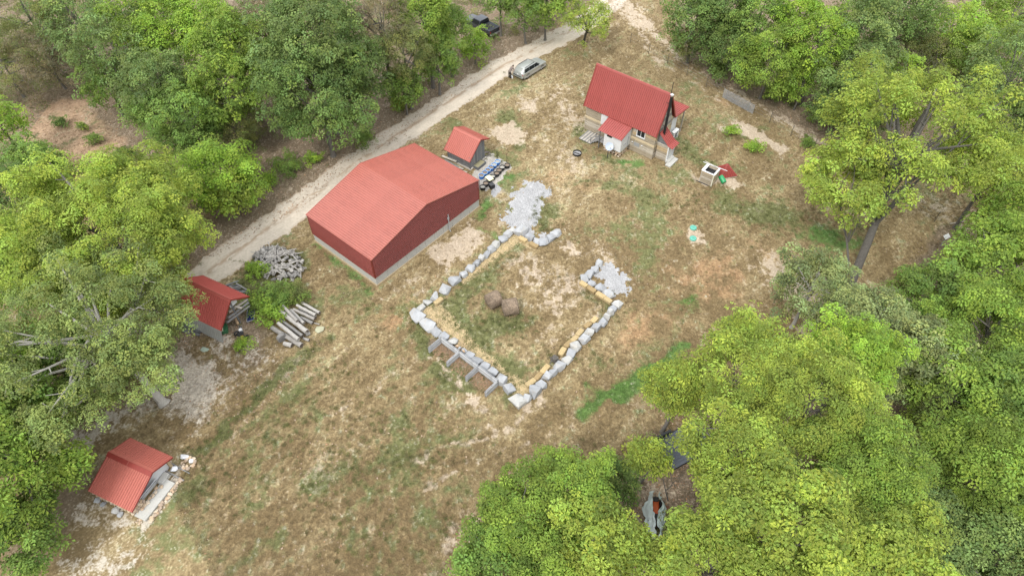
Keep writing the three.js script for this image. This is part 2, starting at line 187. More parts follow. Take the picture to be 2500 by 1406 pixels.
function groundColor(x, z) {
  const w = kinds(x + (vn(x * 0.9, z * 0.9) - 0.5) * 1.1, z + (vn(x * 0.9 + 50, z * 0.9) - 0.5) * 1.1);
  const a = x * DIRX + z * DIRZ, c = x * -DIRZ + z * DIRX;
  const big = fbm(x * 0.11, z * 0.11), mid = fbm(x * 0.55 + 7, z * 0.55), fine = fbm(x * 2.3, z * 2.3 + 3), grain = vn(x * 9, z * 9) * 0.6 + vn(x * 19, z * 19) * 0.4, run = fbm(a * 0.28, c * 1.3 + 11), blade = vn(a * 4.5, c * 13);
  let t = (big - 0.5) * 0.7 + (mid - 0.5) * 0.8 + (fine - 0.5) * 0.85 + (run - 0.5) * 1.2 + (grain - 0.5) * 0.7 + (blade - 0.5) * 0.45 + 0.5 - w[4] * 0.38;
  let r, g, b; const mix = (C, k) => { k = clamp(k); r += (C[0] - r) * k; g += (C[1] - g) * k; b += (C[2] - b) * k; };
  [r, g, b] = C_BROWN; mix(C_TAN, sstep(0.05, 0.6, t)); mix(C_STRAW, sstep(0.62, 1.15, t));
  mix(C_HAY, w[5] * 0.9 * (0.6 + fine * 0.7)); 
  mix(C_CLAY, sstep(0.35, 0.9, w[2] * 0.8 + (mid - 0.5) * 1.4 + (fine - 0.5) * 0.8) * 0.6 * Math.min(1, w[2] * 1.6));
  const gr = fbm(x * 0.23 + 31, z * 0.23) - 0.5;
  mix(C_GREEN, sstep(0.28, 0.8, w[0] * 0.75 + gr * 1.3 + (fine - 0.5) * 1.0 + (mid - 0.5) * 0.8 + (run - 0.5) * 0.5 + 0.21 - w[3] * 0.2 - w[1] * 0.3) * 0.85);
  mix(C_BRIGHT, sstep(0.2, 1.0, w[6] + (fine - 0.5) * 1.1 + (run - 0.5) * 0.8 + (grain - 0.5) * 0.5) * 0.8);
  const lit = sstep(0.2, 0.9, w[3] + (mid - 0.5) * 0.7); mix(C_LITTER, lit * 0.95); mix(C_LIT2, lit * sstep(0.52, 0.8, grain * 0.6 + fine * 0.5) * 0.8);
  mix(C_PALE, sstep(0.4, 0.85, w[1] * 0.85 + (fine - 0.5) * 1.9 + (mid - 0.5) * 0.7 + (grain - 0.5) * 0.5 - 0.02) * clamp(w[1] * 1.6) * 0.9);
  mix(C_ASH, sstep(0.3, 0.95, w[7] * 0.9 + (fine - 0.5) * 1.3 + (grain - 0.5) * 0.9) * 0.85);
  const sp = fbm(x * 1.7 + 90, z * 1.7); mix(C_WHITE, sstep(0.64, 0.8, sp * 0.55 + run * 0.45 + (grain - 0.5) * 0.4 + w[1] * 0.08) * 0.3);
  const k = 0.74 + 0.54 * grain; OUT[0] = r * k; OUT[1] = g * k; OUT[2] = b * k; return OUT;
}
{
  const X0 = -56, X1 = 56, Z0 = -104, Z1 = -12, nx = 2, nz = 2, tw = 1500, th = 1240, geos = [], mats = [];
  const grainBump = tex(512, 512, (u, v) => 0.5 * pn(u, v, 64) + 0.5 * pn(u, v, 160, 5), false); 
  for (let j = 0; j < nz; j++) for (let i = 0; i < nx; i++) {
    const x0 = X0 + (X1 - X0) * i / nx, x1 = X0 + (X1 - X0) * (i + 1) / nx, z0 = Z0 + (Z1 - Z0) * j / nz, z1 = Z0 + (Z1 - Z0) * (j + 1) / nz;
    const t = tex(tw, th, (u, v) => groundColor(x0 + (x1 - x0) * u, z0 + (z1 - z0) * v), true, false);
    const g = new THREE.PlaneGeometry(x1 - x0, z1 - z0, 1, 1); g.rotateX(-Math.PI / 2); g.translate((x0 + x1) / 2, 0, (z0 + z1) / 2);
    const p = g.attributes.position, uv = g.attributes.uv; for (let k = 0; k < p.count; k++) uv.setXY(k, (p.getX(k) - x0) / (x1 - x0), (p.getZ(k) - z0) / (z1 - z0));
    const b = grainBump.clone(); b.repeat.set((x1 - x0) / 6, (z1 - z0) / 6); b.needsUpdate = true;
    geos.push(g); mats.push(M({ map: t, bumpMap: b, bumpScale: 0.03, roughness: 1 }));
  }
  // the land beyond, out to the horizon, in leaf litter and dry grass
  const far = tex(1024, 1024, (u, v) => { const n = pf(u, v, 24), m = pf(u, v, 90, 3); return mixc(mixc(C_LITTER, C_LIT2, sstep(0.45, 0.75, m)), C_GREEN, sstep(0.55, 0.8, n) * 0.7); });
  far.repeat.set(30, 30); const fm = M({ map: far, roughness: 1 });
  for (const [a, b, c, d] of [[-450, X0, -560, 240], [X1, 450, -560, 240], [X0, X1, -560, Z0], [X0, X1, Z1, 240]]) { const g = new THREE.PlaneGeometry(b - a, d - c); g.rotateX(-Math.PI / 2); g.translate((a + b) / 2, 0, (c + d) / 2); const p = g.attributes.position, uv = g.attributes.uv; for (let k = 0; k < 4; k++) uv.setXY(k, p.getX(k) / 900, p.getZ(k) / 900); geos.push(g); mats.push(fm); }
  structure('ground', mergeGeometries(geos, true), mats);
}
// ---------------------------------------------------------------- lane, gravel, straw lying on the ground
function maskSheet(name, poly, y, mat, ragged = 1.1, cell = 0.13, scale = 1.6) {
  const P = poly.map(([px, py]) => { const p = G(px, py); return [p.x, p.z]; }), xs = P.map((p) => p[0]), zs = P.map((p) => p[1]), pos = [], uv = [];
  const inside = (x, z) => polyDist(P, x, z) + (fbm(x * scale + 70, z * scale) - 0.5) * ragged * 2.4 + (vn(x * 6, z * 6) - 0.5) * 0.2 > 0;
  const x0 = Math.min(...xs) - 1, z0 = Math.min(...zs) - 1, nx = Math.ceil((Math.max(...xs) + 1 - x0) / cell), nz = Math.ceil((Math.max(...zs) + 1 - z0) / cell);
  for (let j = 0; j < nz; j++) for (let i = 0; i < nx; i++) {
    const x = x0 + i * cell, z = z0 + j * cell; if (!inside(x + cell / 2, z + cell / 2)) continue;
    for (const [a, b] of [[0, 0], [0, 1], [1, 1], [0, 0], [1, 1], [1, 0]]) { pos.push(x + a * cell, y, z + b * cell); uv.push(x + a * cell, z + b * cell); }
  }
  const g = new THREE.BufferGeometry(); g.setAttribute('position', new THREE.Float32BufferAttribute(pos, 3)); g.setAttribute('uv', new THREE.Float32BufferAttribute(uv, 2)); g.computeVertexNormals();
  structure(name, g, mat); return inside;
}
const rep = (t, n) => { t.repeat.set(1 / n, 1 / n); return t; };
const gravelTex = rep(tex(512, 512, (u, v) => { const n = pn(u, v, 90), m = pn(u, v, 200, 4), b = pf(u, v, 6, 9); const k = 0.22 + 0.2 * n + 0.2 * (m - 0.5) + 0.14 * (b - 0.5); return [k, k * 1.0, k * 1.01]; }), 4);
const gravelBump = rep(tex(512, 512, (u, v) => 0.5 * pn(u, v, 90) + 0.5 * pn(u, v, 200, 4), false), 4);
const M_GRAVEL = M({ map: gravelTex, bumpMap: gravelBump, bumpScale: 0.03, roughness: 0.95 });
const M_PAD = M({ map: rep(tex(512, 512, (u, v) => { const n = pf(u, v, 40), b = pf(u, v, 5, 9); const k = 0.22 + 0.22 * n + 0.12 * (b - 0.5); return [k * 1.04, k * 0.97, k * 0.86]; }), 5), bumpMap: gravelBump, bumpScale: 0.02, roughness: 1 });
const M_STRAW = M({ map: rep(tex(512, 512, (u, v) => { const n = pn(u, v, 60) * 0.5 + pn(u + v * 0.6, v, 150, 3) * 0.5, b = pf(u, v, 5, 9); const k = 0.78 + 0.4 * (n - 0.5) + 0.2 * (b - 0.5); return [0.58 * k, 0.46 * k, 0.27 * k]; }), 3), bumpMap: gravelBump, bumpScale: 0.03, roughness: 1 });
const LANE = [[1590, -95], [1545, -45], [1500, -2], [1452, 35], [1392, 76], [1315, 117], [1222, 166], [1120, 233], [1010, 305], [900, 378], [800, 452], [700, 525], [612, 590], [540, 643], [455, 708], [380, 775], [320, 835]];
const laneCurve = new THREE.CatmullRomCurve3(LANE.map(([x, y]) => G(x, y)));
{
  const n = 420, pos = [], uv = [], idx = [], cols = [-1, -0.8, -0.5, -0.17, 0.17, 0.5, 0.8, 1], L = laneCurve.getLength();
  for (let i = 0; i <= n; i++) {
    const p = laneCurve.getPointAt(i / n), t = laneCurve.getTangentAt(i / n), sx = -t.z, sz = t.x;
    cols.forEach((c) => { const edge = Math.abs(c) === 1, s = c * (1.86 + (edge ? 1.1 * (fbm(p.x * 0.9 + c * 9, p.z * 0.9) - 0.5) + 0.4 * (vn(p.x * 3.7, p.z * 3.7 + c) - 0.5) : 0)); pos.push(p.x + sx * s, 0.005, p.z + sz * s); uv.push(c * 0.5 + 0.5, i / n * L / 48); });
  }
  const w = cols.length; for (let i = 0; i < n; i++) for (let j = 0; j < w - 1; j++) { const a = i * w + j; idx.push(a, a + w, a + 1, a + 1, a + w, a + w + 1); }
  const g = new THREE.BufferGeometry(); g.setAttribute('position', new THREE.Float32BufferAttribute(pos, 3)); g.setAttribute('uv', new THREE.Float32BufferAttribute(uv, 2)); g.setIndex(idx); g.computeVertexNormals();
  if (g.attributes.normal.getY(0) < 0) { g.setIndex(idx.reverse()); g.computeVertexNormals(); }
  const t = tex(256, 2048, (u, v) => {
    const x = (u - 0.5) * 2, y = v * 48, n1 = pf(u, v, 24), n2 = fbm(x * 6, y * 3.1 + 9), n3 = vn(x * 14, y * 8), lum = 0.96 + 0.2 * (n2 - 0.5) + 0.18 * (n3 - 0.5);
    let c = mixc([0.44, 0.38, 0.305], [0.5, 0.44, 0.365], n1);
    const mid = Math.exp(-((x - 0.06 + 0.1 * (fbm(0, y * 0.4) - 0.5)) ** 2) / 0.028); c = mixc(c, [0.28, 0.2, 0.13], mid * sstep(0.34, 0.62, fbm(x * 5, y * 1.1 + 4)) * 0.8);
    const e = sstep(0.82, 1.08, Math.abs(x) + 0.3 * (n2 - 0.5)); c = mixc(c, [0.27, 0.195, 0.125], e * 0.75);
    return c.map((q) => q * lum);
  }, true, false); t.wrapT = THREE.MirroredRepeatWrapping;
  structure('gravel_lane', g, M({ map: t, bumpMap: rep(gravelBump.clone(), 1), bumpScale: 0.0, roughness: 1 }));
}
const gravelMasks = [
  maskSheet('gravel_patch', [[1250, 470], [1290, 445], [1325, 448], [1345, 470], [1322, 500], [1328, 530], [1306, 556], [1325, 576], [1290, 574], [1262, 562], [1235, 548], [1228, 525], [1245, 505]], 0.004, M_GRAVEL, 0.9),
  maskSheet('gravel_patch', [[1462, 650], [1490, 640], [1515, 660], [1545, 700], [1535, 727], [1500, 725], [1478, 700], [1460, 675]], 0.004, M_GRAVEL, 0.9),
  maskSheet('gravel_patch', [[1198, 474], [1212, 448], [1224, 462], [1206, 480]], 0.009, M_GRAVEL, 0.3),
  maskSheet('gravel_pad', [[1200, 374], [1251, 407], [1238, 425], [1213, 447], [1187, 466], [1171, 462], [1152, 428], [1181, 387]], 0.004, M_PAD, 0.35)];
const Z3 = (l) => l.map(([x, y]) => [960 + x / 2.811, 520 + y / 2.811]);
const strawMasks = [
  maskSheet('straw_strip', Z3([[190, 655], [310, 625], [380, 695], [475, 800], [575, 915], [655, 975], [780, 1085], [885, 1160], [950, 1222], [880, 1270], [780, 1190], [670, 1085], [540, 985], [400, 875], [300, 800], [225, 730]]), 0.004, M_STRAW, 0.12),
  maskSheet('straw_strip', Z3([[820, 130], [870, 135], [1005, 240], [958, 258], [862, 200], [790, 245], [700, 318], [655, 340], [530, 455], [478, 485], [455, 462], [560, 372], [690, 262], [770, 190]]), 0.004, M_STRAW, 0.12)];

// ---------------------------------------------------------------- surfaces
const redTex = rep(tex(512, 512, (u, v) => { const k = 0.84 + 0.26 * pf(u, v, 7) + 0.14 * (pn(u, v, 60, 3) - 0.5); return [k, k, k]; }, false), 6);
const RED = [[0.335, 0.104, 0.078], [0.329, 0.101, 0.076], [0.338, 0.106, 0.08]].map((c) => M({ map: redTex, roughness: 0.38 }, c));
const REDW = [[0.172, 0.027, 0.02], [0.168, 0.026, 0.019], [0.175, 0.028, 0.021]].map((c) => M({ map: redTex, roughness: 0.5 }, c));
const REDH = [[0.31, 0.068, 0.058], [0.304, 0.066, 0.056], [0.314, 0.07, 0.06]].map((c) => M({ map: redTex, roughness: 0.42 }, c));
const REDT = M({ map: redTex, roughness: 0.45 }, [0.23, 0.035, 0.028]);
const REDS = [[0.4, 0.122, 0.094], [0.393, 0.119, 0.091], [0.405, 0.125, 0.097]].map((c) => M({ map: redTex, roughness: 0.42 }, c));
const concTex = rep(tex(512, 512, (u, v) => { const n = pf(u, v, 6), m = pn(u, v, 120, 3); const k = 0.86 + 0.3 * (n - 0.5) + 0.16 * (m - 0.5); return mixc([0.47 * k, 0.465 * k, 0.43 * k], [0.5, 0.43, 0.32], sstep(0.6, 0.8, pf(u, v, 4, 40)) * 0.5); }), 5);
const M_CONC = M({ map: concTex, roughness: 0.9 }), M_STAIN = M({ map: concTex, roughness: 0.95 }, [0.95, 0.75, 0.5]);
const grain = (c0, c1, c2) => rep(tex(256, 256, (u, v) => { const n = pn(u, v, 3) * 0.35 + pn(u * 1, v, 60, 3) * 0.2, s = 0.5 * pf(u, (v * 12) % 1, 4, 11) + 0.5 * pn(u, v * 1, 40, 21); return mixc(mixc(c0, c1, clamp(n + s * 0.5)), c2, sstep(0.62, 0.85, pf((v * 5) % 1, u, 5, 33)) * 0.6); }), 1.6);
const LOGM = [[[0.36, 0.265, 0.15], [0.52, 0.41, 0.26], [0.2, 0.155, 0.1]], [[0.34, 0.3, 0.24], [0.5, 0.45, 0.37], [0.17, 0.15, 0.125]], [[0.25, 0.205, 0.145], [0.38, 0.33, 0.25], [0.15, 0.115, 0.075]], [[0.45, 0.36, 0.22], [0.58, 0.49, 0.34], [0.28, 0.22, 0.15]]].map((c) => M({ map: grain(...c), roughness: 0.9 }));
const GREYW = [[[0.115, 0.12, 0.125], [0.2, 0.205, 0.21], [0.07, 0.072, 0.075]], [[0.09, 0.093, 0.098], [0.155, 0.16, 0.165], [0.05, 0.05, 0.052]], [[0.16, 0.155, 0.15], [0.27, 0.265, 0.255], [0.09, 0.088, 0.085]]].map((c) => M({ map: grain(...c), roughness: 0.9 }));
const PALEW = M({ map: grain([0.34, 0.31, 0.26], [0.5, 0.46, 0.4], [0.22, 0.2, 0.17]), roughness: 0.9 });
const BINW = [M({ map: grain([0.4, 0.41, 0.42], [0.58, 0.59, 0.6], [0.2, 0.205, 0.21]), roughness: 0.9 }), M({ map: grain([0.28, 0.285, 0.295], [0.44, 0.45, 0.46], [0.15, 0.155, 0.16]), roughness: 0.9 })];
const CHINK = M({ roughness: 1 }, [0.36, 0.31, 0.24]), WHITE = M({ map: rep(tex(128, 128, (u, v) => { const k = 0.93 + 0.12 * (pf(u, v, 5) - 0.5); return [k, k, k]; }, false), 2), roughness: 0.6 }, [0.66, 0.67, 0.68]);
const GLASS = new THREE.MeshPhysicalMaterial({ roughness: 0.06, metalness: 0, color: new THREE.Color().setRGB(0.015, 0.018, 0.02) });
const BLACK = M({ roughness: 0.6 }, [0.012, 0.012, 0.013]), DARK = M({ roughness: 0.8 }, [0.04, 0.042, 0.045]), STEEL = M({ roughness: 0.35, metalness: 0.9 }, [0.6, 0.6, 0.6]), GREYM = M({ roughness: 0.6, metalness: 0.3 }, [0.35, 0.36, 0.37]);
const barkTex = (a, b) => rep(tex(256, 256, (u, v) => { const n = pn(u, (v * 1) % 1, 24) * 0.6 + pf(u, v, 12, 5) * 0.4; return mixc(a, b, n); }), 1.2);
const BARK = M({ map: barkTex([0.075, 0.068, 0.06], [0.21, 0.195, 0.175]), roughness: 1 }), BARKW = M({ map: barkTex([0.24, 0.225, 0.2], [0.44, 0.42, 0.38]), roughness: 1 }), BARKD = M({ map: barkTex([0.05, 0.045, 0.04], [0.13, 0.12, 0.105]), roughness: 1 });
const LOGGREY = [0, 1, 2].map((i) => M({ map: barkTex([[0.14, 0.13, 0.12], [0.19, 0.18, 0.165], [0.11, 0.105, 0.1]][i], [[0.36, 0.34, 0.315], [0.45, 0.43, 0.4], [0.28, 0.27, 0.255]][i]), roughness: 1 }));
const rockTex = rep(tex(256, 256, (u, v) => { const n = pf(u, v, 4), m = pn(u, v, 70, 3); const k = 0.82 + 0.34 * (n - 0.5) + 0.2 * (m - 0.5); return mixc([0.4 * k, 0.41 * k, 0.42 * k], [0.36, 0.33, 0.28], sstep(0.62, 0.85, pf(u, v, 6, 60)) * 0.5); }), 1.5);
const ROCKS = [[1, 1, 1], [0.84, 0.85, 0.87], [1.1, 1.07, 1.0]].map((c) => M({ map: rockTex, roughness: 0.9, flatShading: true }, c));
const SAND = [[0.55, 0.43, 0.3], [0.5, 0.36, 0.24], [0.6, 0.5, 0.38], [0.42, 0.33, 0.25]].map((c) => M({ map: rep(tex(64, 64, (u, v) => { const k = 0.85 + 0.3 * (pf(u, v, 5) - 0.5); return [k, k, k]; }, false), 0.6), roughness: 0.95, flatShading: true }, c));

// a roof slope of ribbed panels; ribs run along the slope ('down') or along the ridge ('along')
function roofSlope(parent, name, mats, w, bRidge, hRidge, bEave, hEave, way, nPanels, pitch = 0.2286, rise = 0.055, a0 = 0) {
  const dz = bEave - bRidge, dy = hEave - hRidge, len = Math.hypot(dz, dy), f = Math.atan2(-dy, Math.abs(dz)), s = Math.sign(dz);
  const g = new THREE.Group(); g.name = name; g.position.set(a0, hRidge, bRidge); g.rotation.order = 'YXZ'; g.rotation.y = s > 0 ? 0 : Math.PI; g.rotation.x = f; parent.add(g);
  for (let i = 0; i < nPanels; i++) {
    let geo; const lap = i % 2 ? 0.003 : 0;
    if (way === 'along') { const v0 = len * i / nPanels, v1 = len * (i + 1) / nPanels; geo = sheet(ribs(0, v1 - v0, pitch, rise), () => [-w / 2, w / 2]); obj(g, 'roof_panel', geo, mats[i % mats.length], 0, lap, v0); }
    else { const u0 = -w / 2 + w * i / nPanels, pw = w / nPanels; geo = sheet(ribs(0, pw, pitch, rise), () => [0, len]); geo.rotateY(-Math.PI / 2); geo.scale(-1, 1, 1); const ix = geo.attributes.position, n = ix.count; for (let k = 0; k < n; k += 3) { for (const q of [ix, geo.attributes.uv]) for (let c = 0; c < q.itemSize; c++) { const t = q.array[(k + 1) * q.itemSize + c]; q.array[(k + 1) * q.itemSize + c] = q.array[(k + 2) * q.itemSize + c]; q.array[(k + 2) * q.itemSize + c] = t; } } geo.computeVertexNormals(); obj(g, 'roof_panel', geo, mats[i % mats.length], u0, lap, 0); }
  }
  return g;
}
function trimBar(parent, name, mat, a, b, t = 0.12, t2 = 0.03) { return obj(parent, name, bar(V3(...a), V3(...b), t, t2), mat); }

// ---------------------------------------------------------------- the big red metal barn
{
  const b = thing('metal_barn', 'large red ribbed metal barn with a low gable roof on a concrete base', 'barn', V3(-11.378, 0, -49.335), -0.703);
  const w = 9.11, ed = 7.17, he = 3.66, hr = 5.4, wx = 4.42, wz = 7.02, hc = 1.18;
  roofSlope(b, 'roof', RED, w, 0, hr, ed, he, 'along', 8); roofSlope(b, 'roof', RED, w, 0, hr, -ed, he, 'along', 8);
  for (const s of [-1, 1]) for (const e of [-1, 1]) trimBar(b, 'rake_trim', RED[0], [s * (w / 2 + 0.01), hr - 0.02, 0], [s * (w / 2 + 0.01), he - 0.02, e * ed], 0.05, 0.1);
  for (const e of [-1, 1]) trimBar(b, 'eave_trim', REDT, [-w / 2, he - 0.05, e * (ed - 0.03)], [w / 2, he - 0.05, e * (ed - 0.03)], 0.07, 0.04);
  const conc = (len, side) => { const n = Math.round(len / 1.22); for (let i = 0; i < n; i++) obj(b, 'concrete_panel', box(len / n - 0.012, hc, 0.2, 0.012), M_CONC, ...(side[0] ? [side[0] * (wx - 0.05), hc / 2, -len / 2 + (i + 0.5) * len / n, Math.PI / 2] : [-len / 2 + (i + 0.5) * len / n, hc / 2, side[1] * (wz - 0.05), 0])); };
  conc(wz * 2 - 0.3, [1, 0]); conc(wz * 2 - 0.3, [-1, 0]); conc(wx * 2 + 0.1, [0, 1]); conc(wx * 2 + 0.1, [0, -1]);
  for (const s of [-1, 1]) obj(b, 'footing', box(wx * 2 + 0.2, 0.26, 0.06, 0.01), M_STAIN, 0, 0.13, s * (wz + 0.08));
  obj(b, 'footing', box(0.06, 0.2, wz * 2 + 0.2, 0.01), M_STAIN, wx + 0.08, 0.1, 0);
  const half = (y) => Math.min(wz, (hr - 0.03 - y) / (hr - he) * ed);
  const strips = (y0, y1) => { const p = ribs(y0, y1, 0.2286, 0.075, 0.09, 0.035); return p; };
  const n = 5; // courses of gable siding, each panel four ribs high, trimmed to the roof line
  for (const s of [-1, 1]) for (let i = 0; i < n; i++) {
    const y0 = hc - 0.05 + (hr - 0.06 - hc) * i / n, y1 = hc - 0.05 + (hr - 0.06 - hc) * (i + 1) / n; let p = strips(y0, y1);
    if (y0 < he && y1 > he) { const k = p.findIndex((q) => q[0] > he); const [v0, h0] = p[k - 1], [v1, h1] = p[k]; p.splice(k, 0, [he, h0 + (h1 - h0) * (he - v0) / (v1 - v0)]); }
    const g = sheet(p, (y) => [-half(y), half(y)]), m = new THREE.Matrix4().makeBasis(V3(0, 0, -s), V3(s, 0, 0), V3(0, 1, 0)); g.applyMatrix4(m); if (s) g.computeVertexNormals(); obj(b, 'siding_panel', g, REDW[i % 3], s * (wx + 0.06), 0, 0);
  }
  for (const s of [-1, 1]) for (let i = 0; i < 3; i++) {
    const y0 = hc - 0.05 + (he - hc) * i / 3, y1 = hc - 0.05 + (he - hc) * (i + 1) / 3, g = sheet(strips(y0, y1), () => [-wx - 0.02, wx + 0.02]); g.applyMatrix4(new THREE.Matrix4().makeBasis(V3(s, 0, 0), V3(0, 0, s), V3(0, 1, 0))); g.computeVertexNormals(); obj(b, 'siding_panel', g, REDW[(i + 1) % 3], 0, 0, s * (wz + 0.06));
  }
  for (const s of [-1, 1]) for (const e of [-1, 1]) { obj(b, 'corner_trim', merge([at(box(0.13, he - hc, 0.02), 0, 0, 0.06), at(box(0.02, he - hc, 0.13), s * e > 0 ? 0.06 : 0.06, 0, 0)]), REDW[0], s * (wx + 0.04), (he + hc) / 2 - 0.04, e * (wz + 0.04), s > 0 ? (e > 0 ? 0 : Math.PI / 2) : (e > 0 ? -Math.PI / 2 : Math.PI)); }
  obj(b, 'wall_core', prism([[-wz + 0.12, 0.1], [wz - 0.12, 0.1], [wz - 0.12, he - 0.08], [0, hr - 0.16], [-wz + 0.12, he - 0.08]], 2 * (wx - 0.12)), DARK, -(wx - 0.12), 0, 0, Math.PI / 2).position.set(-(wx - 0.12), 0, 0);
  // electric conduit on the gable wall
  const cz = -2.55; obj(b, 'conduit', merge([rod([V3(wx + 0.16, 0.25, cz), V3(wx + 0.16, 2.3, cz)], [0.05, 0.05], 8), at(box(0.1, 0.32, 0.22), wx + 0.14, 1.75, cz), rod([V3(wx + 0.16, 0.3, cz), V3(wx + 0.3, 0.06, cz - 0.02)], [0.05, 0.05], 8)]), GREYM);
}

// ---------------------------------------------------------------- the log house
function planks(parent, name, mats, w, h, d, x, y0, z, ry, ph, seed, gapless) { // courses of broad hewn planks
  const r = rngOf(seed), n = Math.max(1, Math.round(h / ph)), c = Math.cos(ry), s = Math.sin(ry);
  for (let i = 0; i < n; i++) { const dd = d * rnd(0.9, 1.1, r), hh = h / n - 0.028, off = rnd(-0.01, 0.012, r); obj(parent, name, box(w, hh, dd, 0.018), mats[Math.floor(r() * mats.length)], x + s * off, y0 + (i + 0.5) * h / n + rnd(-0.005, 0.005, r), z + c * off, ry, 0, rnd(-0.003, 0.003, r)); }
}
{
  const b = thing('log_house', 'small steep roofed log house with red metal roof and white porch room', 'house', V3(12.986, 0, -63.749), -0.679);
  const wx = 4.5, he = 3.28, hr = 7.55, zf = 1.68, zb = -1.75, w = 9.474;
  roofSlope(b, 'roof', REDH, w, 0, hr, 1.95, 3.2, 'down', 10, 0.25, 0.068); roofSlope(b, 'roof', REDH, w, 0, hr, -1.92, 3.75, 'down', 10, 0.25, 0.068);
  obj(b, 'ridge_cap', merge([at(box(w + 0.06, 0.02, 0.22), 0, hr - 0.06, 0.08, 0, 1.1), at(box(w + 0.06, 0.02, 0.22), 0, hr - 0.06, -0.08, 0, -1.1), at(box(w + 0.06, 0.05, 0.07), 0, hr + 0.02, 0)]), REDH[0]);
  for (const s of [-1, 1]) { trimBar(b, 'rake_trim', REDT, [s * (w / 2), hr - 0.1, 0.02], [s * (w / 2), 3.12, 1.96], 0.05, 0.18); trimBar(b, 'rake_trim', REDT, [s * (w / 2), hr - 0.1, -0.02], [s * (w / 2), 3.65, -1.92], 0.05, 0.18); }
  // soffit boards under the gable overhang
  for (const s of [-1, 1]) { const so = roofSlope(b, 'soffit', [REDT], 0.34, 0, hr - 0.13, 1.9, 3.15, 'along', 1, 9, 0.001, s * (w / 2 - 0.17)); const s2 = roofSlope(b, 'soffit', [REDT], 0.34, 0, hr - 0.13, -1.87, 3.7, 'along', 1, 9, 0.001, s * (w / 2 - 0.17)); }
  // log walls: front in two runs beside the porch room, window cut out
  planks(b, 'plank', LOGM, 9.1, 2.2, 0.2, 0, 0, zf - 0.1, 0, 0.3, 11);
  planks(b, 'plank', LOGM, 2.1, 1.0, 0.2, -3.5, 2.2, zf - 0.1, 0, 0.3, 12); planks(b, 'plank', LOGM, 0.5, 1.0, 0.2, 2.0, 2.2, zf - 0.1, 0, 0.3, 13); planks(b, 'plank', LOGM, 1.3, 1.0, 0.2, 3.9, 2.2, zf - 0.1, 0, 0.3, 14); planks(b, 'plank', LOGM, 3.0, 1.0, 0.2, 0.3, 2.2, zf - 0.12, 0, 0.3, 17);
  for (const s of [-1, 1]) planks(b, 'plank', LOGM, 3.2, 3.3, 0.2, s * (wx - 0.08), 0, -0.02, Math.PI / 2, 0.3, 20 + s);
  planks(b, 'plank', LOGM, 9.1, 3.6, 0.2, 0, 0, zb + 0.1, 0, 0.3, 15);
  obj(b, 'chinking', merge([at(box(9.0, 3.1, 0.1), 0, 1.55, zf - 0.12), at(box(0.1, 3.2, 3.1), wx - 0.09, 1.6, 0), at(box(0.1, 3.2, 3.1), -wx + 0.09, 1.6, 0)]), CHINK);
  // gable ends above the logs: grey boards
  for (const s of [-1, 1]) { const gx = s * (wx - 0.02), n = 11; for (let i = 0; i < n; i++) { const y0 = 3.3 + (hr - 0.35 - 3.3) * i / n, y1 = 3.3 + (hr - 0.35 - 3.3) * (i + 1) / n, hf = (y) => Math.max(0.03, (hr - 0.2 - y) / (hr - 3.2) * 1.85), sh = prism([[-hf(y0), y0], [hf(y0), y0], [hf(y1), y1 - 0.012], [-hf(y1), y1 - 0.012]], 0.05 + 0.012 * (i % 2)); sh.rotateY(Math.PI / 2); obj(b, 'gable_board', sh, i % 3 ? PALEW : GREYW[2], gx - (s > 0 ? 0 : 0.06), 0, 0); } }
  const win = new THREE.Group(); win.name = 'window'; win.position.set(2.76, 2.66, zf); b.add(win);
  obj(win, 'frame', merge([at(box(1.1, 0.09, 0.1), 0, 0.43, 0), at(box(1.1, 0.12, 0.12), 0, -0.45, 0.01), at(box(0.09, 0.8, 0.1), -0.5, 0, 0), at(box(0.09, 0.8, 0.1), 0.5, 0, 0), at(box(0.05, 0.8, 0.08), 0, 0, 0)]), WHITE); obj(win, 'pane', box(0.45, 0.78, 0.02), GLASS, -0.25, 0, -0.02); obj(win, 'pane', box(0.45, 0.78, 0.02), GLASS, 0.25, 0, -0.02);
  obj(b, 'door', merge([at(box(0.92, 1.4, 0.07), -1.95, 2.42, zf + 0.05), at(box(0.7, 0.5, 0.03), -1.95, 2.75, zf + 0.09)]), WHITE);
  obj(b, 'wall_lamp', new THREE.SphereGeometry(0.08, 10, 8), WHITE, 1.9, 1.25, zf + 0.08); obj(b, 'wall_lamp', new THREE.SphereGeometry(0.08, 10, 8), WHITE, 3.15, 1.3, zf + 0.08); obj(b, 'vent', box(0.7, 0.42, 0.05), GREYM, 2.45, 1.1, zf + 0.03);
  // porch room
  const ax0 = -0.62, ax1 = 1.6, az = 3.72, ab = 0.78, at1 = 2.98;
  obj(b, 'porch_wall', box(ax1 - ax0, 1.85, 0.08, 0.01), WHITE, (ax0 + ax1) / 2, ab + 0.925, az - 0.04);
  for (const x of [ax0 + 0.04, ax1 - 0.04]) { const g = prism([[-zf - 0.04, ab], [-az + 0.083, ab], [-az + 0.083, 2.6], [-zf - 0.04, at1]], 0.08); g.rotateY(Math.PI / 2); obj(b, 'porch_wall', g, WHITE, x - 0.04, 0, 0); }
  obj(b, 'porch_floor', box(ax1 - ax0 - 0.02, 0.12, az - zf - 0.1), PALEW, (ax0 + ax1) / 2, ab - 0.02, (az + zf) / 2);
  roofSlope(b, 'porch_roof', REDH, 3.05, 1.66, 3.2, 3.98, 2.58, 'down', 3, 0.25, 0.068, 0.15); obj(b, 'flashing', box(3.1, 0.05, 0.16), REDH[0], 0.15, 3.24, 1.78, 0, 0.25);
  for (const x of [-1.37, 1.67]) trimBar(b, 'rake_trim', REDT, [x, 3.13, 1.75], [x, 2.52, 3.98], 0.04, 0.1);
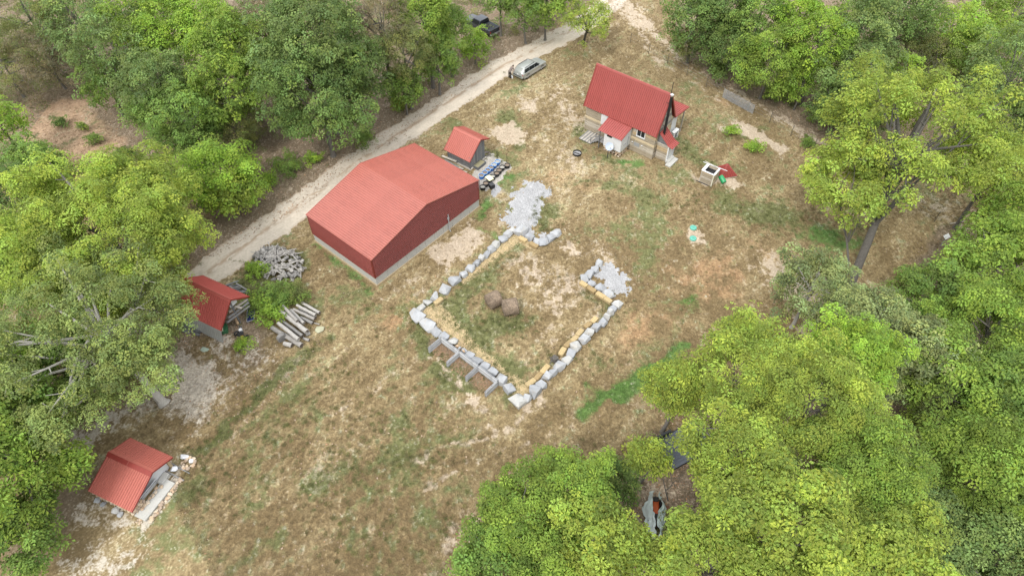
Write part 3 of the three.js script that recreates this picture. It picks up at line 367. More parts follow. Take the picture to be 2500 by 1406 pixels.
  obj(b, 'porch_window', merge([at(box(0.62, 0.34, 0.03), 0, 0, 0), at(box(0.02, 0.34, 0.05), 0, 0, 0.0)]), GLASS, 0.05, 2.3, az + 0.012);
  obj(b, 'downpipe', rod([V3(1.65, 2.2, 2.3), V3(1.66, 0.8, 2.32)], [0.03, 0.03], 6), GREYM); obj(b, 'vent', box(0.06, 0.12, 0.5), GREYM, ax1 + 0.02, 1.45, 2.9);
  const r = rngOf(31); for (let j = 0; j < 3; j++) for (let i = 0; i < 6; i++) obj(b, 'stone', rock(r, 0.2, 0.13, 0.1, 16), SAND[Math.floor(r() * 4)], ax0 + 0.2 + i * 0.36 + (j % 2) * 0.1, 0.12 + j * 0.23, az - 0.12);
  for (let j = 0; j < 3; j++) for (let i = 0; i < 4; i++) obj(b, 'stone', rock(r, 0.1, 0.13, 0.22, 16), SAND[Math.floor(r() * 4)], ax1 - 0.1, 0.12 + j * 0.23, 3.4 - i * 0.42);
  obj(b, 'porch_post', merge([rod([V3(-1.25, 0, 3.6), V3(-1.25, 2.6, 3.6)], [0.05, 0.05], 6), rod([V3(-1.25, 0, 2.4), V3(-1.25, 2.8, 2.4)], [0.05, 0.05], 6)]), GREYW[1]); obj(b, 'porch_landing', box(0.7, 0.1, 1.6), GREYW[2], -1.0, 0.78, 2.7);
  // boarded deck with its ramp and rails
  const dk = new THREE.Group(); dk.name = 'deck'; dk.position.set(-3.05, 0.14, 2.75); b.add(dk); for (let i = 0; i < 9; i++) obj(dk, 'deck_board', box(0.17, 0.05, 1.9, 0.006), i % 2 ? PALEW : GREYW[2], -0.75 + i * 0.185, i % 3 * 0.004, 0); obj(dk, 'deck_joist', merge([at(box(1.6, 0.1, 0.08), 0, -0.075, 0.85), at(box(1.6, 0.1, 0.08), 0, -0.075, -0.85)]), GREYW[1]);
  const st = new THREE.Group(); st.name = 'stair'; st.position.set(-1.75, 0, 2.9); b.add(st); for (let i = 0; i < 3; i++) obj(st, 'step', box(0.26, 0.05, 1.0), GREYW[2], -0.45 + i * 0.3, 0.2 + i * 0.24, 0); for (const z of [-0.55, 0.55]) obj(st, 'handrail', merge([bar(V3(-0.7, 0.75, z), V3(0.5, 1.55, z), 0.07), bar(V3(-0.7, 0, z), V3(-0.7, 0.78, z), 0.07), bar(V3(0.45, 0, z), V3(0.45, 1.5, z), 0.07)]), GREYW[2]);
  // lean-to at the back
  roofSlope(b, 'leanto_roof', REDH, w + 0.1, -1.9, 3.83, -5.0, 3.45, 'down', 10, 0.25, 0.068); trimBar(b, 'rake_trim', REDT, [w / 2 + 0.06, 3.76, -1.9], [w / 2 + 0.06, 3.38, -5.0], 0.05, 0.1);
  obj(b, 'leanto_wall', box(0.1, 3.4, 1.3, 0.01), WHITE, wx - 0.06, 1.7, -2.4); for (const x of [-4.4, 0, 4.4]) obj(b, 'leanto_post', box(0.14, 3.4, 0.14), PALEW, x, 1.7, -4.85);
  // heat pump, stove pipe, mast
  const ac = new THREE.Group(); ac.name = 'heat_pump'; ac.position.set(4.9, 1.35, -2.35); b.add(ac); obj(ac, 'casing', box(0.42, 0.95, 1.05, 0.03), WHITE); obj(ac, 'fan_grille', merge([...Array(9)].map((_, i) => at(box(0.02, 0.02, 0.6), 0.22, -0.32 + i * 0.08, 0.12))), DARK); obj(ac, 'side_grille', merge([...Array(9)].map((_, i) => at(box(0.3, 0.03, 0.02), 0, -0.36 + i * 0.09, 0.535))), DARK); obj(ac, 'bracket', merge([bar(V3(-0.4, -0.5, 0.4), V3(0.25, -0.5, 0.4), 0.05), bar(V3(-0.4, -0.5, -0.4), V3(0.25, -0.5, -0.4), 0.05)]), GREYM);
  const sp = new THREE.Group(); sp.name = 'stove_pipe'; sp.position.set(4.93, 0, 0.62); b.add(sp); obj(sp, 'pipe', rod([V3(0, 2.7, 0), V3(0, 7.75, 0)], [0.14, 0.14], 14), BLACK); obj(sp, 'elbow', rod([V3(-0.5, 2.75, 0.1), V3(-0.1, 2.75, 0.02), V3(0, 2.9, 0)], [0.15, 0.15, 0.14], 12), BLACK); obj(sp, 'cap', merge([rod([V3(0, 7.72, 0), V3(0, 7.86, 0)], [0.16, 0.16], 14), rod([V3(0, 7.95, 0), V3(0, 8.05, 0)], [0.2, 0.05], 14)]), STEEL); obj(sp, 'clamp', merge([4, 5.4, 6.8].map((y) => bar(V3(-0.45, y, 0), V3(0, y, 0), 0.04))), BLACK);
  obj(b, 'mast', rod([V3(4.55, 7.5, 0.05), V3(4.55, 8.9, 0.05)], [0.045, 0.03], 6), BLACK);
  // side entry with its kinked roof, door, plank wall and step
  const pz0 = -0.38, pz1 = 1.16, pm = (pz0 + pz1) / 2;
  { const e = new THREE.Group(); e.name = 'entry_roof'; e.position.set(0, 0, pm); e.rotation.y = Math.PI / 2; b.add(e); roofSlope(e, 'slope', REDH, pz1 - pz0, 4.62, 3.35, 5.92, 2.16, 'down', 2, 0.25, 0.068); roofSlope(e, 'slope', REDH, pz1 - pz0, 5.9, 2.17, 6.5, 2.02, 'down', 2, 0.25, 0.068); }
  planks(b, 'plank', LOGM, 1.35, 1.95, 0.1, 5.25, 0, 1.0, 0, 0.3, 41); planks(b, 'plank', LOGM, 1.35, 1.95, 0.1, 5.25, 0, -0.25, 0, 0.3, 42); trimBar(b, 'beam', PALEW, [4.5, 2.05, 1.06], [6.0, 2.02, 1.06], 0.12, 0.12); { const g = prism([[4.5, 2.1], [5.8, 2.1], [4.6, 3.2]], 0.05); obj(b, 'gable_board', g, GREYW[0], 0, 0, 0.97); }
  obj(b, 'entry_door', merge([at(box(0.06, 1.85, 1.1), 5.98, 0.95, pm), at(box(0.03, 0.6, 0.6), 6.02, 1.35, pm)]), WHITE); obj(b, 'door_frame', merge([at(box(0.14, 2.0, 0.14), 6.0, 1, pz1 - 0.1), at(box(0.14, 2.0, 0.14), 6.0, 1, pz0 + 0.1)]), WHITE);
  obj(b, 'door_step', merge([at(box(0.65, 0.2, 1.8), 6.55, 0.1, 0.75), at(box(0.4, 0.34, 1.3), 6.2, 0.17, 0.55)]), M_CONC);
}
{ // satellite dish on its pole
  const p = G(1483, 385), t = thing('satellite_dish', 'white satellite dish on a dark pole before the porch room', 'satellite dish', p, 0.2);
  obj(t, 'pole', rod([V3(0, 0, 0), V3(0, 1.5, 0)], [0.05, 0.05], 8), DARK);
  const pr = []; for (let i = 0; i <= 8; i++) pr.push(new THREE.Vector2(i / 8 * 0.46, (i / 8) ** 2 * 0.1)); for (let i = 8; i >= 0; i--) pr.push(new THREE.Vector2(i / 8 * 0.46, (i / 8) ** 2 * 0.1 - 0.015)); const dg = new THREE.LatheGeometry(pr, 28); obj(t, 'dish', dg, M({ roughness: 0.5 }, [0.4, 0.455, 0.53]), 0, 1.62, 0.1, 0, 0.85);
  obj(t, 'feed_arm', merge([rod([V3(0, 1.35, 0.35), V3(0, 1.78, 0.6)], [0.02, 0.02], 6), at(box(0.1, 0.08, 0.12), 0, 1.8, 0.6)]), GREYM);
}
{ // fire ring
  const t = thing('fire_ring', 'black steel fire ring full of grey ash on bare ground', 'fire ring', G(1409, 376));
  const pr = [[0.5, 0], [0.5, 0.24], [0.46, 0.24], [0.46, 0]].map((p) => new THREE.Vector2(...p)); obj(t, 'ring', new THREE.LatheGeometry(pr, 28), BLACK); obj(t, 'ash', new THREE.CylinderGeometry(0.455, 0.455, 0.08, 24), M({ map: gravelTex, roughness: 1 }, [0.8, 0.8, 0.8]), 0, 0.05, 0); obj(t, 'charred_log', rod([V3(-0.3, 0.13, -0.1), V3(0.25, 0.14, 0.12)], [0.06, 0.05], 7), BLACK);
}
// gabled shed shared by the three small red roofs
function shedRoof(b, f, mats, n = 4) {
  roofSlope(b, 'roof', mats, f.w, 0, f.hr, f.lf, f.hf, 'down', n); roofSlope(b, 'roof', mats, f.w, 0, f.hr, -f.lr, f.hb, 'down', n);
  obj(b, 'ridge_cap', merge([at(box(f.w + 0.06, 0.015, 0.26), 0, f.hr + 0.035 - 0.13 * Math.sin(Math.atan2(f.hr - f.hf, f.lf)) * 0.9, 0.12, 0, Math.atan2(f.hr - f.hf, f.lf)), at(box(f.w + 0.06, 0.015, 0.26), 0, f.hr + 0.035 - 0.13 * Math.sin(Math.atan2(f.hr - f.hb, f.lr)) * 0.9, -0.12, 0, -Math.atan2(f.hr - f.hb, f.lr))]), mats[0]);
  for (const s of [-1, 1]) { trimBar(b, 'rake_trim', REDT, [s * (f.w / 2 + 0.01), f.hr - 0.04, 0], [s * (f.w / 2 + 0.01), f.hf - 0.04, f.lf], 0.03, 0.13); trimBar(b, 'rake_trim', REDT, [s * (f.w / 2 + 0.01), f.hr - 0.04, 0], [s * (f.w / 2 + 0.01), f.hb - 0.04, -f.lr], 0.03, 0.13); }
}
{ // weathered grey shed
  const f = { w: 3.666, lf: 2.0, lr: 1.5, hr: 3.14, hf: 1.35, hb: 2.4 }, b = thing('tool_shed', 'small weathered grey board shed with red roof beside gravel pad', 'shed', V3(-4.803, 0, -60.146), -0.648);
  shedRoof(b, f, REDS); const x0 = -1.55, x1 = 1.55, z0 = -0.85, z1 = 1.66, r = rngOf(5);
  planks(b, 'wall_board', GREYW.slice(0, 2), x1 - x0, 1.5, 0.04, 0, 0.15, z1, 0, 0.18, 51); planks(b, 'wall_board', GREYW.slice(0, 2), x1 - x0, 2.4, 0.04, 0, 0.15, z0, 0, 0.2, 52);
  for (const s of [-1, 1]) { const n = 11; for (let i = 0; i < n; i++) { const a0 = z0 + (z1 - z0) * i / n + 0.006, a1 = z0 + (z1 - z0) * (i + 1) / n - 0.006, top = (z) => z > 0 ? f.hr - 0.07 + (f.hf - f.hr) * z / f.lf : f.hr - 0.07 - (f.hb - f.hr) * z / f.lr, g = prism([[-a0, 0.15], [-a1, 0.15], [-a1, top(a1)], [-a0, top(a0)]], 0.035 + rnd(0, 0.02, r)); g.rotateY(Math.PI / 2); obj(b, 'wall_board', g, GREYW[Math.floor(r() * 3)], s * x1 - (s < 0 ? 0.03 : 0), 0, 0); } obj(b, 'corner_post', box(0.1, 1.5, 0.1), GREYW[1], s * x1, 0.9, z1 + 0.02); }
  obj(b, 'sill_beam', merge([at(box(x1 - x0 + 0.3, 0.16, 0.16), 0, 0.08, z1 + 0.05), at(box(0.16, 0.16, z1 - z0 + 0.3), x1 + 0.1, 0.08, (z0 + z1) / 2), at(box(x1 - x0, 0.16, 0.16), 0, 0.08, z0), at(box(0.16, 0.16, z1 - z0), x0, 0.08, (z0 + z1) / 2)]), PALEW);
  // boards leaning and lying along the shed
  const c = Math.cos(-0.648), s = Math.sin(-0.648), L = (a, y, z) => V3(-4.803 + c * a + s * z, y, -60.146 - s * a + c * z);
  [[-1.1, 2.05, 1.9, 0.1, 'pale board lying on top of the timber beside the grey shed', 0.5], [-0.6, 2.25, 2.1, -0.03, 'long grey board lying along the grey shed wall', 0.18], [0.4, 2.2, 1.2, 0.06, 'short grey plank at the front end of the timber by the shed', 0.14], [0.2, 2.5, 2.6, 0.0, 'longest pale plank on the ground between shed and barn', 0.06], [1.2, 2.45, 0.9, 0.3, 'stub of pale timber lying askew near the barn corner', 0.1]].forEach(([a, z, len, tw, label, y], i) => solo('timber_board', label, 'board', box(len, 0.06, 0.24, 0.008), i % 2 ? GREYW[2] : PALEW, L(a, y, z), -0.648 + tw));
  { const t = thing('planter_trough', 'low wooden trough planter of dry weeds against the shed wall', 'planter', L(1.95, 0, 0.55), -0.648); obj(t, 'side', merge([at(box(0.05, 0.36, 1.35), -0.36, 0.18, 0), at(box(0.05, 0.36, 1.35), 0.36, 0.18, 0)]), GREYW[1]); obj(t, 'end', merge([at(box(0.7, 0.36, 0.05), 0, 0.18, 0.68), at(box(0.7, 0.36, 0.05), 0, 0.18, -0.68)]), GREYW[1]); obj(t, 'soil', box(0.66, 0.06, 1.3), M({ map: redTex, roughness: 1 }, [0.24, 0.22, 0.13]), 0, 0.28, 0); }
}
{ // open woodshed half under the trees
  const f = { w: 5.375, lf: 2.07, lr: 1.75, hr: 3.32, hf: 1.4, hb: 1.92 }, p = V3(-26.337, 0, -37.89), b = thing('wood_shed', 'open ended red roofed woodshed partly under the big tree', 'shed', p, -0.474);
  shedRoof(b, f, REDW.map((m) => { const k = m.clone(); k.color.setRGB(0.38, 0.085, 0.07); return k; }), 6);
  for (let i = 0; i < 6; i++) { const g = sheet(ribs(0, f.w / 6, 0.2286, 0.02), () => [0, 1.45]); g.rotateY(Math.PI / 2); obj(b, 'skirt_panel', g, M({ roughness: 0.5, metalness: 0.2, map: concTex }, [0.85, 0.88, 0.92]), -f.w / 2 + i * f.w / 6, 1.38, f.lf - 0.04, 0, Math.PI / 2 - 0.25).scale.z = -1; }
  for (const x of [-2.5, 0, 2.45]) obj(b, 'post', merge([at(box(0.12, 2.9, 0.12), x, 1.45, 0), at(box(0.12, 1.8, 0.12), x, 0.9, -1.55)]), GREYW[1]); obj(b, 'rafter', merge([-2.5, 0, 2.45].flatMap((x) => [bar(V3(x, 3.2, 0), V3(x, 1.4, 1.95), 0.08), bar(V3(x, 3.2, 0), V3(x, 1.85, -1.7), 0.08)])), PALEW); obj(b, 'back_wall', box(0.06, 1.6, 3.3), GREYW[2], -2.55, 0.9, 0.1); obj(b, 'gable_panel', box(0.03, 0.75, 0.8), WHITE, 2.2, 2.35, -0.35, 0, 0);
  const c = Math.cos(-0.474), s = Math.sin(-0.474), L = (a, y, z) => V3(p.x + c * a + s * z, y, p.z - s * a + c * z), sto = (lab, a, y, z, len, tw, i, lean = 0) => { const m = solo('stored_board', lab, 'board', box(len, 0.07, 0.2, 0.008), i ? GREYW[2] : PALEW, L(a, y, z), -0.474 + tw, undefined); m.rotation.order = 'YXZ'; m.rotation.z = lean; };
  sto('pale board sticking out of the woodshed rafters, uppermost', 2.4, 1.75, -0.6, 1.9, 1.35, 0); sto('grey board under the uppermost one in the woodshed', 2.5, 1.45, -0.35, 2.2, 1.4, 1); sto('grey board lowest of those jutting from the woodshed', 2.55, 1.15, -0.15, 2.4, 1.38, 1); sto('thin pale slat across the jutting woodshed boards', 2.6, 1.85, -0.4, 0.7, 0.2, 0);
  [[-1.3, 2.5, 1.6], [-0.6, 2.75, 1.8], [-1.5, 3.0, 1.7], [-0.3, 2.45, 1.0]].forEach(([a, z, len], i) => solo('roof_slab_board', ['dark grey slab lying closest to the woodshed skirt', 'longest dark grey slab beside the woodshed skirt', 'outermost dark grey slab beside the woodshed', 'short dark slab end under the woodshed skirt'][i], 'board', box(len, 0.09, 0.24, 0.01), GREYW[i % 2], L(a, 0.06 + 0.04 * (i % 2), z), -0.474 + 0.05 * i));
  { const t = thing('solar_panel', 'dark blue framed panel leaning by the woodshed opening', 'panel', L(2.9, 0, -1.0), -0.474 + 0.7); const q = new THREE.Group(); obj(t, 'frame', merge([at(box(0.05, 0.05, 1.5), -0.33, 0.3, 0, 0, 0, 0), at(box(0.05, 0.05, 1.5), 0.33, 0.42, 0), at(box(0.7, 0.05, 0.05), 0, 0.36, 0.75, 0, 0, 0.18), at(box(0.7, 0.05, 0.05), 0, 0.36, -0.75, 0, 0, 0.18)]), GREYM); obj(t, 'pane', box(0.66, 0.03, 1.46, 0.004), M({ roughness: 0.25 }, [0.02, 0.03, 0.09]), 0, 0.36, 0, 0, 0, 0.18); obj(t, 'leg', merge([bar(V3(0.3, 0, 0.6), V3(0.3, 0.4, 0.6), 0.04), bar(V3(0.3, 0, -0.6), V3(0.3, 0.4, -0.6), 0.04), bar(V3(-0.3, 0, 0.6), V3(-0.3, 0.3, 0.6), 0.04), bar(V3(-0.3, 0, -0.6), V3(-0.3, 0.3, -0.6), 0.04)]), GREYM); }
  solo('wood_post', 'long brown timber lying out of the woodshed mouth', 'timber', rod([G(565, 757, 0.7), G(580, 792, 0.25)], [0.13, 0.12], 8), M({ map: grain([0.3, 0.2, 0.11], [0.44, 0.32, 0.2], [0.2, 0.13, 0.08]), roughness: 0.9 }), V3(0, 0, 0));
  { const a = G(583, 795, 0.35), e = G(590, 832, 0.25), sp = V3(0.16, 0, 0.02), t = thing('hand_cart', 'small dark cart with two yellow handles by the woodshed', 'cart', V3(0, 0, 0)); obj(t, 'frame', merge([bar(a, a.clone().lerp(e, 0.55), 0.07), bar(a.clone().add(sp), a.clone().lerp(e, 0.55).add(sp), 0.07)]), DARK); obj(t, 'handle', merge([bar(a.clone().lerp(e, 0.55), e, 0.06), bar(a.clone().lerp(e, 0.55).add(sp), e.clone().add(sp), 0.06)]), M({ roughness: 0.6 }, [0.62, 0.42, 0.06])); obj(t, 'axle', rod([G(576, 814, 0.25), G(601, 822, 0.25)], [0.03, 0.03], 6), DARK); for (const [x, y] of [[576, 814], [601, 823]]) { const q = G(x, y, 0.25), g = new THREE.TorusGeometry(0.19, 0.07, 8, 18); obj(t, 'wheel', g, BLACK, q.x, q.y, q.z, 0.9); } obj(t, 'tray', box(0.5, 0.08, 0.4), BLACK, G(586, 815, 0.35).x, 0.32, G(586, 815, 0.35).z, 0.3); }
  { const q = G(589, 811, 0); solo('white_bucket', 'small white bucket standing beside the cart', 'bucket', rod([q, q.clone().setY(0.4)], [0.13, 0.16], 12), WHITE, V3(0, 0, 0)); }
  { const t = thing('cooler_box', 'green and cream box standing at the woodshed corner', 'box', G(549, 806), -0.474 - 0.75); obj(t, 'body', box(0.9, 0.4, 0.5, 0.03), M({ roughness: 0.6 }, [0.03, 0.12, 0.05]), 0, 0.2, 0); obj(t, 'lid', box(0.95, 0.1, 0.32, 0.03), M({ roughness: 0.6 }, [0.6, 0.56, 0.42]), 0, 0.46, 0.2, 0, 0.5); }
}
{ // root cellar with its stone base
  const k = 1.025, f = { w: 4.05, lf: 2.71, lr: 1.69, hr: 2.12, hf: 1.0, hb: 1.36 }, p = V3(-27.02 * k, 0, -21.838 * k), ya = -0.401, b = thing('root_cellar', 'low root cellar with red gable roof on stone footing at lower left', 'shed', p, ya);
  shedRoof(b, f, REDS, 5); obj(b, 'ridge_flashing', box(f.w + 0.08, 0.02, 0.34), REDT, 0, f.hr + 0.0, 0.17, 0, 0.42); obj(b, 'ridge_strap', box(0.03, 0.03, 0.36), RED[0], -0.1, f.hr + 0.02, 0.17, 0, 0.42);
  const r = rngOf(61); const wall = (x0, z0, x1, z1, h, n, rows) => { for (let j = 0; j < rows; j++) for (let i = 0; i < n; i++) { const t = (i + 0.5 + (j % 2 - 0.5) * 0.4) / n; obj(b, 'stone', rock(r, 0.19, h / rows * 0.62, 0.17, 18), SAND[Math.floor(r() * 4)], x0 + (x1 - x0) * t, (j + 0.5) * h / rows, z0 + (z1 - z0) * t, rnd(0, 3, r)); } };
  wall(-1.8, 2.55, 1.8, 2.55, 0.85, 11, 3); wall(1.8, 2.55, 1.8, 1.6, 0.85, 4, 3); wall(-1.8, 2.5, -1.8, -1.4, 0.9, 12, 3); wall(-1.8, -1.45, 1.6, -1.45, 1.0, 10, 3);
  obj(b, 'infill_wall', merge([at(box(3.4, 0.9, 0.2), 0, 0.45, 2.45), at(box(0.2, 0.9, 3.8), -1.7, 0.45, 0.5), at(box(3.4, 1.1, 0.2), 0, 0.55, -1.35)]), M_STAIN);
  { const g = prism([[-2.5, 0], [1.4, 0], [1.4, 1.2], [0, 1.98], [-2.5, 1.0]], 0.1); g.rotateY(Math.PI / 2); obj(b, 'gable_wall', g, WHITE, 1.35, 0, 0); }
  const dr = new THREE.Group(); dr.name = 'cellar_door'; dr.position.set(1.62, 0.62, 0.95); dr.rotation.z = -0.55; b.add(dr); for (const z of [-0.42, 0.42]) obj(dr, 'door_leaf', box(0.05, 1.0, 0.8, 0.01), M({ roughness: 0.5 }, [0.1, 0.125, 0.14]), 0, 0, z); obj(dr, 'door_frame', merge([at(box(0.08, 1.1, 0.07), 0, 0, 0.87), at(box(0.08, 1.1, 0.07), 0, 0, -0.87), at(box(0.08, 0.07, 1.8), 0, 0.53, 0)]), GREYM);
  obj(b, 'apron', merge([at(box(1.0, 0.22, 3.1, 0.02), 2.3, 0.11, 1.15)]), M_CONC); obj(b, 'apron_kerb', box(0.5, 0.32, 0.9, 0.05), M_CONC, 1.75, 0.16, -0.35, 0.1);
  for (let i = 0; i < 8; i++) obj(b, 'stone', rock(r, rnd(0.14, 0.26, r), 0.09, rnd(0.12, 0.2, r), 16), SAND[i % 3], 2.0 + rnd(-0.15, 0.15, r), 0.27, 0.2 + i * 0.27, rnd(0, 3, r));
  const c = Math.cos(ya), s = Math.sin(ya), L = (a, y, z) => V3(p.x + c * a + s * z, y, p.z - s * a + c * z);
  for (let i = 0; i < 26; i++) { const z = -0.9 + i * 0.14, q = L(2.98 + rnd(-0.16, 0.2, r), rnd(0.05, 0.1, r), z + rnd(-0.08, 0.08, r)), k2 = rnd(0.11, 0.22, r); solo('loose_stone', ORD[i] + ' tan stone along the cellar apron from its rear end', 'stone', rock(r, k2, k2 * 0.6, k2 * 0.85, 16), SAND[Math.floor(r() * 4)], q, rnd(0, 3, r), 'stones along the cellar apron'); }
  for (let i = 0; i < 14; i++) { const q = L(rnd(1.9, 2.7, r), 0.05, rnd(2.7, 3.1, r)), k2 = rnd(0.06, 0.13, r); solo('loose_stone', 'small stone scattered past the near end of the cellar apron', 'stone', rock(r, k2, k2 * 0.6, k2 * 0.85, 12), SAND[Math.floor(r() * 4)], q, rnd(0, 3, r), 'small stones at the apron end'); }
  [[-1.55, 2.85, 0.26], [-0.95, 2.92, 0.22], [0.2, 2.9, 0.3], [0.75, 3.0, 0.24]].forEach(([a, z, k2], i) => solo('loose_stone', ['mossy stone under the far end of the cellar eave', 'rounded stone second along the cellar eave', 'large grey stone under the cellar eave', 'large grey stone at the near cellar corner'][i], 'stone', rock(r, k2, k2 * 0.7, k2, 20), ROCKS[i % 3], L(a, k2 * 0.35, z)));
  [[0.9, 0.3, 'outer'], [0.4, 0.3, 'inner']].forEach(([o], i) => solo('log_rail', ['grey rail on the ground farther from the cellar wall', 'grey rail on the ground nearer the cellar door'][i], 'rail', rod([L(1.4, 0.12, -1.55 + i * 0.65), L(3.2, 0.08, -1.45 + i * 0.62)], [0.06, 0.05], 7), GREYW[2], V3(0, 0, 0)));
  { const t = thing('wooden_ladder', 'short grey wooden ladder frame beside the cellar door', 'ladder', L(1.9, 0.05, -0.62), ya); obj(t, 'rail', merge([at(box(0.9, 0.06, 0.07), 0, 0.04, 0.3), at(box(0.9, 0.06, 0.07), 0, 0.04, -0.3)]), PALEW); for (let i = 0; i < 4; i++) obj(t, 'rung', box(0.06, 0.05, 0.6), PALEW, -0.4 + i * 0.27, 0.05, 0); }
  { const q = L(1.95, 0, -1.25); solo('white_bag', 'white sack lying under the cellar roof edge', 'sack', rock(r, 0.3, 0.18, 0.22, 26), M({ roughness: 0.7 }, [0.78, 0.79, 0.82]), q.setY(0.15)); }
  [[448, 1116, 0.24, 'larger white rounded stone of the cluster beyond the cellar'], [455, 1118, 0.2, 'second white stone touching the larger one'], [467, 1127, 0.2, 'white stone on the far side of the stone ring']].forEach(([x, y, k2, lab]) => solo('white_stone', lab, 'stone', rock(r, k2, k2 * 0.8, k2, 24), M({ roughness: 0.8, flatShading: true }, [0.72, 0.73, 0.75]), G(x, y).setY(k2 * 0.4)));
  for (let i = 0; i < 16; i++) { const f2 = i / 16 * 6.28, q = G(459, 1131), k2 = rnd(0.1, 0.19, r); solo('ring_stone', 'tan stone of the small heap beyond the cellar rails', 'stone', rock(r, k2, k2 * 0.7, k2, 14), SAND[i % 4], V3(q.x + Math.cos(f2) * rnd(0.2, 0.55, r), 0.07, q.z + Math.sin(f2) * rnd(0.2, 0.55, r)), f2, 'tan stones of the small heap'); }
}
{ // well house, the little hipped roof standing beside it, and the barrel
  const a = G(1727, 447), c2 = G(1752, 458), ya = Math.atan2(-(c2.z - a.z), c2.x - a.x), t = thing('well_house', 'square plank well box with white framed open top', 'well', V3(21.05, 0, -56.0), ya), S = 1.35, hh = 1.55;
  for (const [x, z, ry] of [[0, S / 2, 0], [0, -S / 2, 0], [S / 2, 0, Math.PI / 2], [-S / 2, 0, Math.PI / 2]]) planks(t, 'plank', LOGM, S, hh, 0.07, x, 0.02, z, ry, 0.22, 70 + Math.round(x * 3 + z));
  for (const [x, z, w, d] of [[0, S / 2, S + 0.16, 0.16], [0, -S / 2, S + 0.16, 0.16], [S / 2, 0, 0.2, S - 0.17], [-S / 2 + 0.06, 0, 0.32, S - 0.17]]) obj(t, 'top_frame', box(w, 0.07, d), WHITE, x, hh + 0.04, z);
  for (const s of [-1, 1]) for (const e of [-1, 1]) obj(t, 'corner_board', box(0.1, hh, 0.1), s > 0 && e > 0 ? M({ roughness: 0.8 }, [0.62, 0.6, 0.48]) : PALEW, s * S / 2, hh / 2, e * S / 2);
  obj(t, 'liner', box(S - 0.16, 0.05, S - 0.16), BLACK, 0, 1.2, 0); obj(t, 'pole', bar(V3(-1.2, hh + 0.14, -0.5), V3(1.5, hh + 0.12, -0.7), 0.05), WHITE); obj(t, 'pole', bar(V3(-1.1, hh + 0.14, -0.75), V3(0.6, hh + 0.13, -0.52), 0.06), PALEW); obj(t, 'base_board', box(S + 0.1, 0.09, 0.05), DARK, -0.3, 0.05, S / 2 + 0.06);
  const q = V3(23.15, 0, -57.35), h = thing('hip_roof', 'small red four sided metal roof standing on the ground by the well', 'roof', q, 0.25), e = 0.95, hp = 1.2;
  for (let i = 0; i < 4; i++) { const P = [], n = 6; for (let j = 0; j < n; j++) { const u0 = -e + 2 * e * j / n, u1 = -e + 2 * e * (j + 1) / n, y = (u) => Math.min(0.28, 0) + 0, ap = (u) => [u * 0.06, hp, 0.06]; P.push(...[u0, 0.14, e], ...[u1, 0.14, e], ...ap(u1), ...[u0, 0.14, e], ...ap(u1), ...ap(u0)); } const g = new THREE.BufferGeometry(); g.setAttribute('position', new THREE.Float32BufferAttribute(P, 3)); g.setAttribute('uv', new THREE.Float32BufferAttribute(new Float32Array(P.length / 3 * 2), 2)); g.computeVertexNormals(); obj(h, 'roof_face', g, REDT, 0, 0, 0, i * Math.PI / 2); for (let j = 1; j < n; j++) { const u = -e + 2 * e * j / n; const rr = bar(V3(u, 0.15, e), V3(u * 0.08, hp, 0.08), 0.03, 0.03); obj(h, 'seam', rr, REDH[0], 0, 0, 0, i * Math.PI / 2); } obj(h, 'hip_cap', bar(V3(e, 0.16, e), V3(0, hp + 0.02, 0), 0.07, 0.05), REDH[0], 0, 0, 0, i * Math.PI / 2); obj(h, 'sill_board', box(2 * e, 0.14, 0.07), PALEW, Math.sin(i * Math.PI / 2) * (e - 0.06), 0.07, Math.cos(i * Math.PI / 2) * (e - 0.06), i * Math.PI / 2); }
  { const bq = G(1767, 448), bt = thing('green_barrel', 'green plastic barrel standing against the well box', 'barrel', bq, 0); obj(bt, 'drum', (() => { const pr = [[0, 0], [0.24, 0], [0.27, 0.08], [0.28, 0.3], [0.29, 0.32], [0.28, 0.34], [0.28, 0.56], [0.29, 0.58], [0.28, 0.6], [0.26, 0.82], [0.24, 0.86], [0, 0.86]].map((p) => new THREE.Vector2(...p)); return new THREE.LatheGeometry(pr, 22); })(), M({ roughness: 0.4 }, [0.02, 0.27, 0.1]), 0, 0.28, 0.2, 0.5, -1.15); }
}
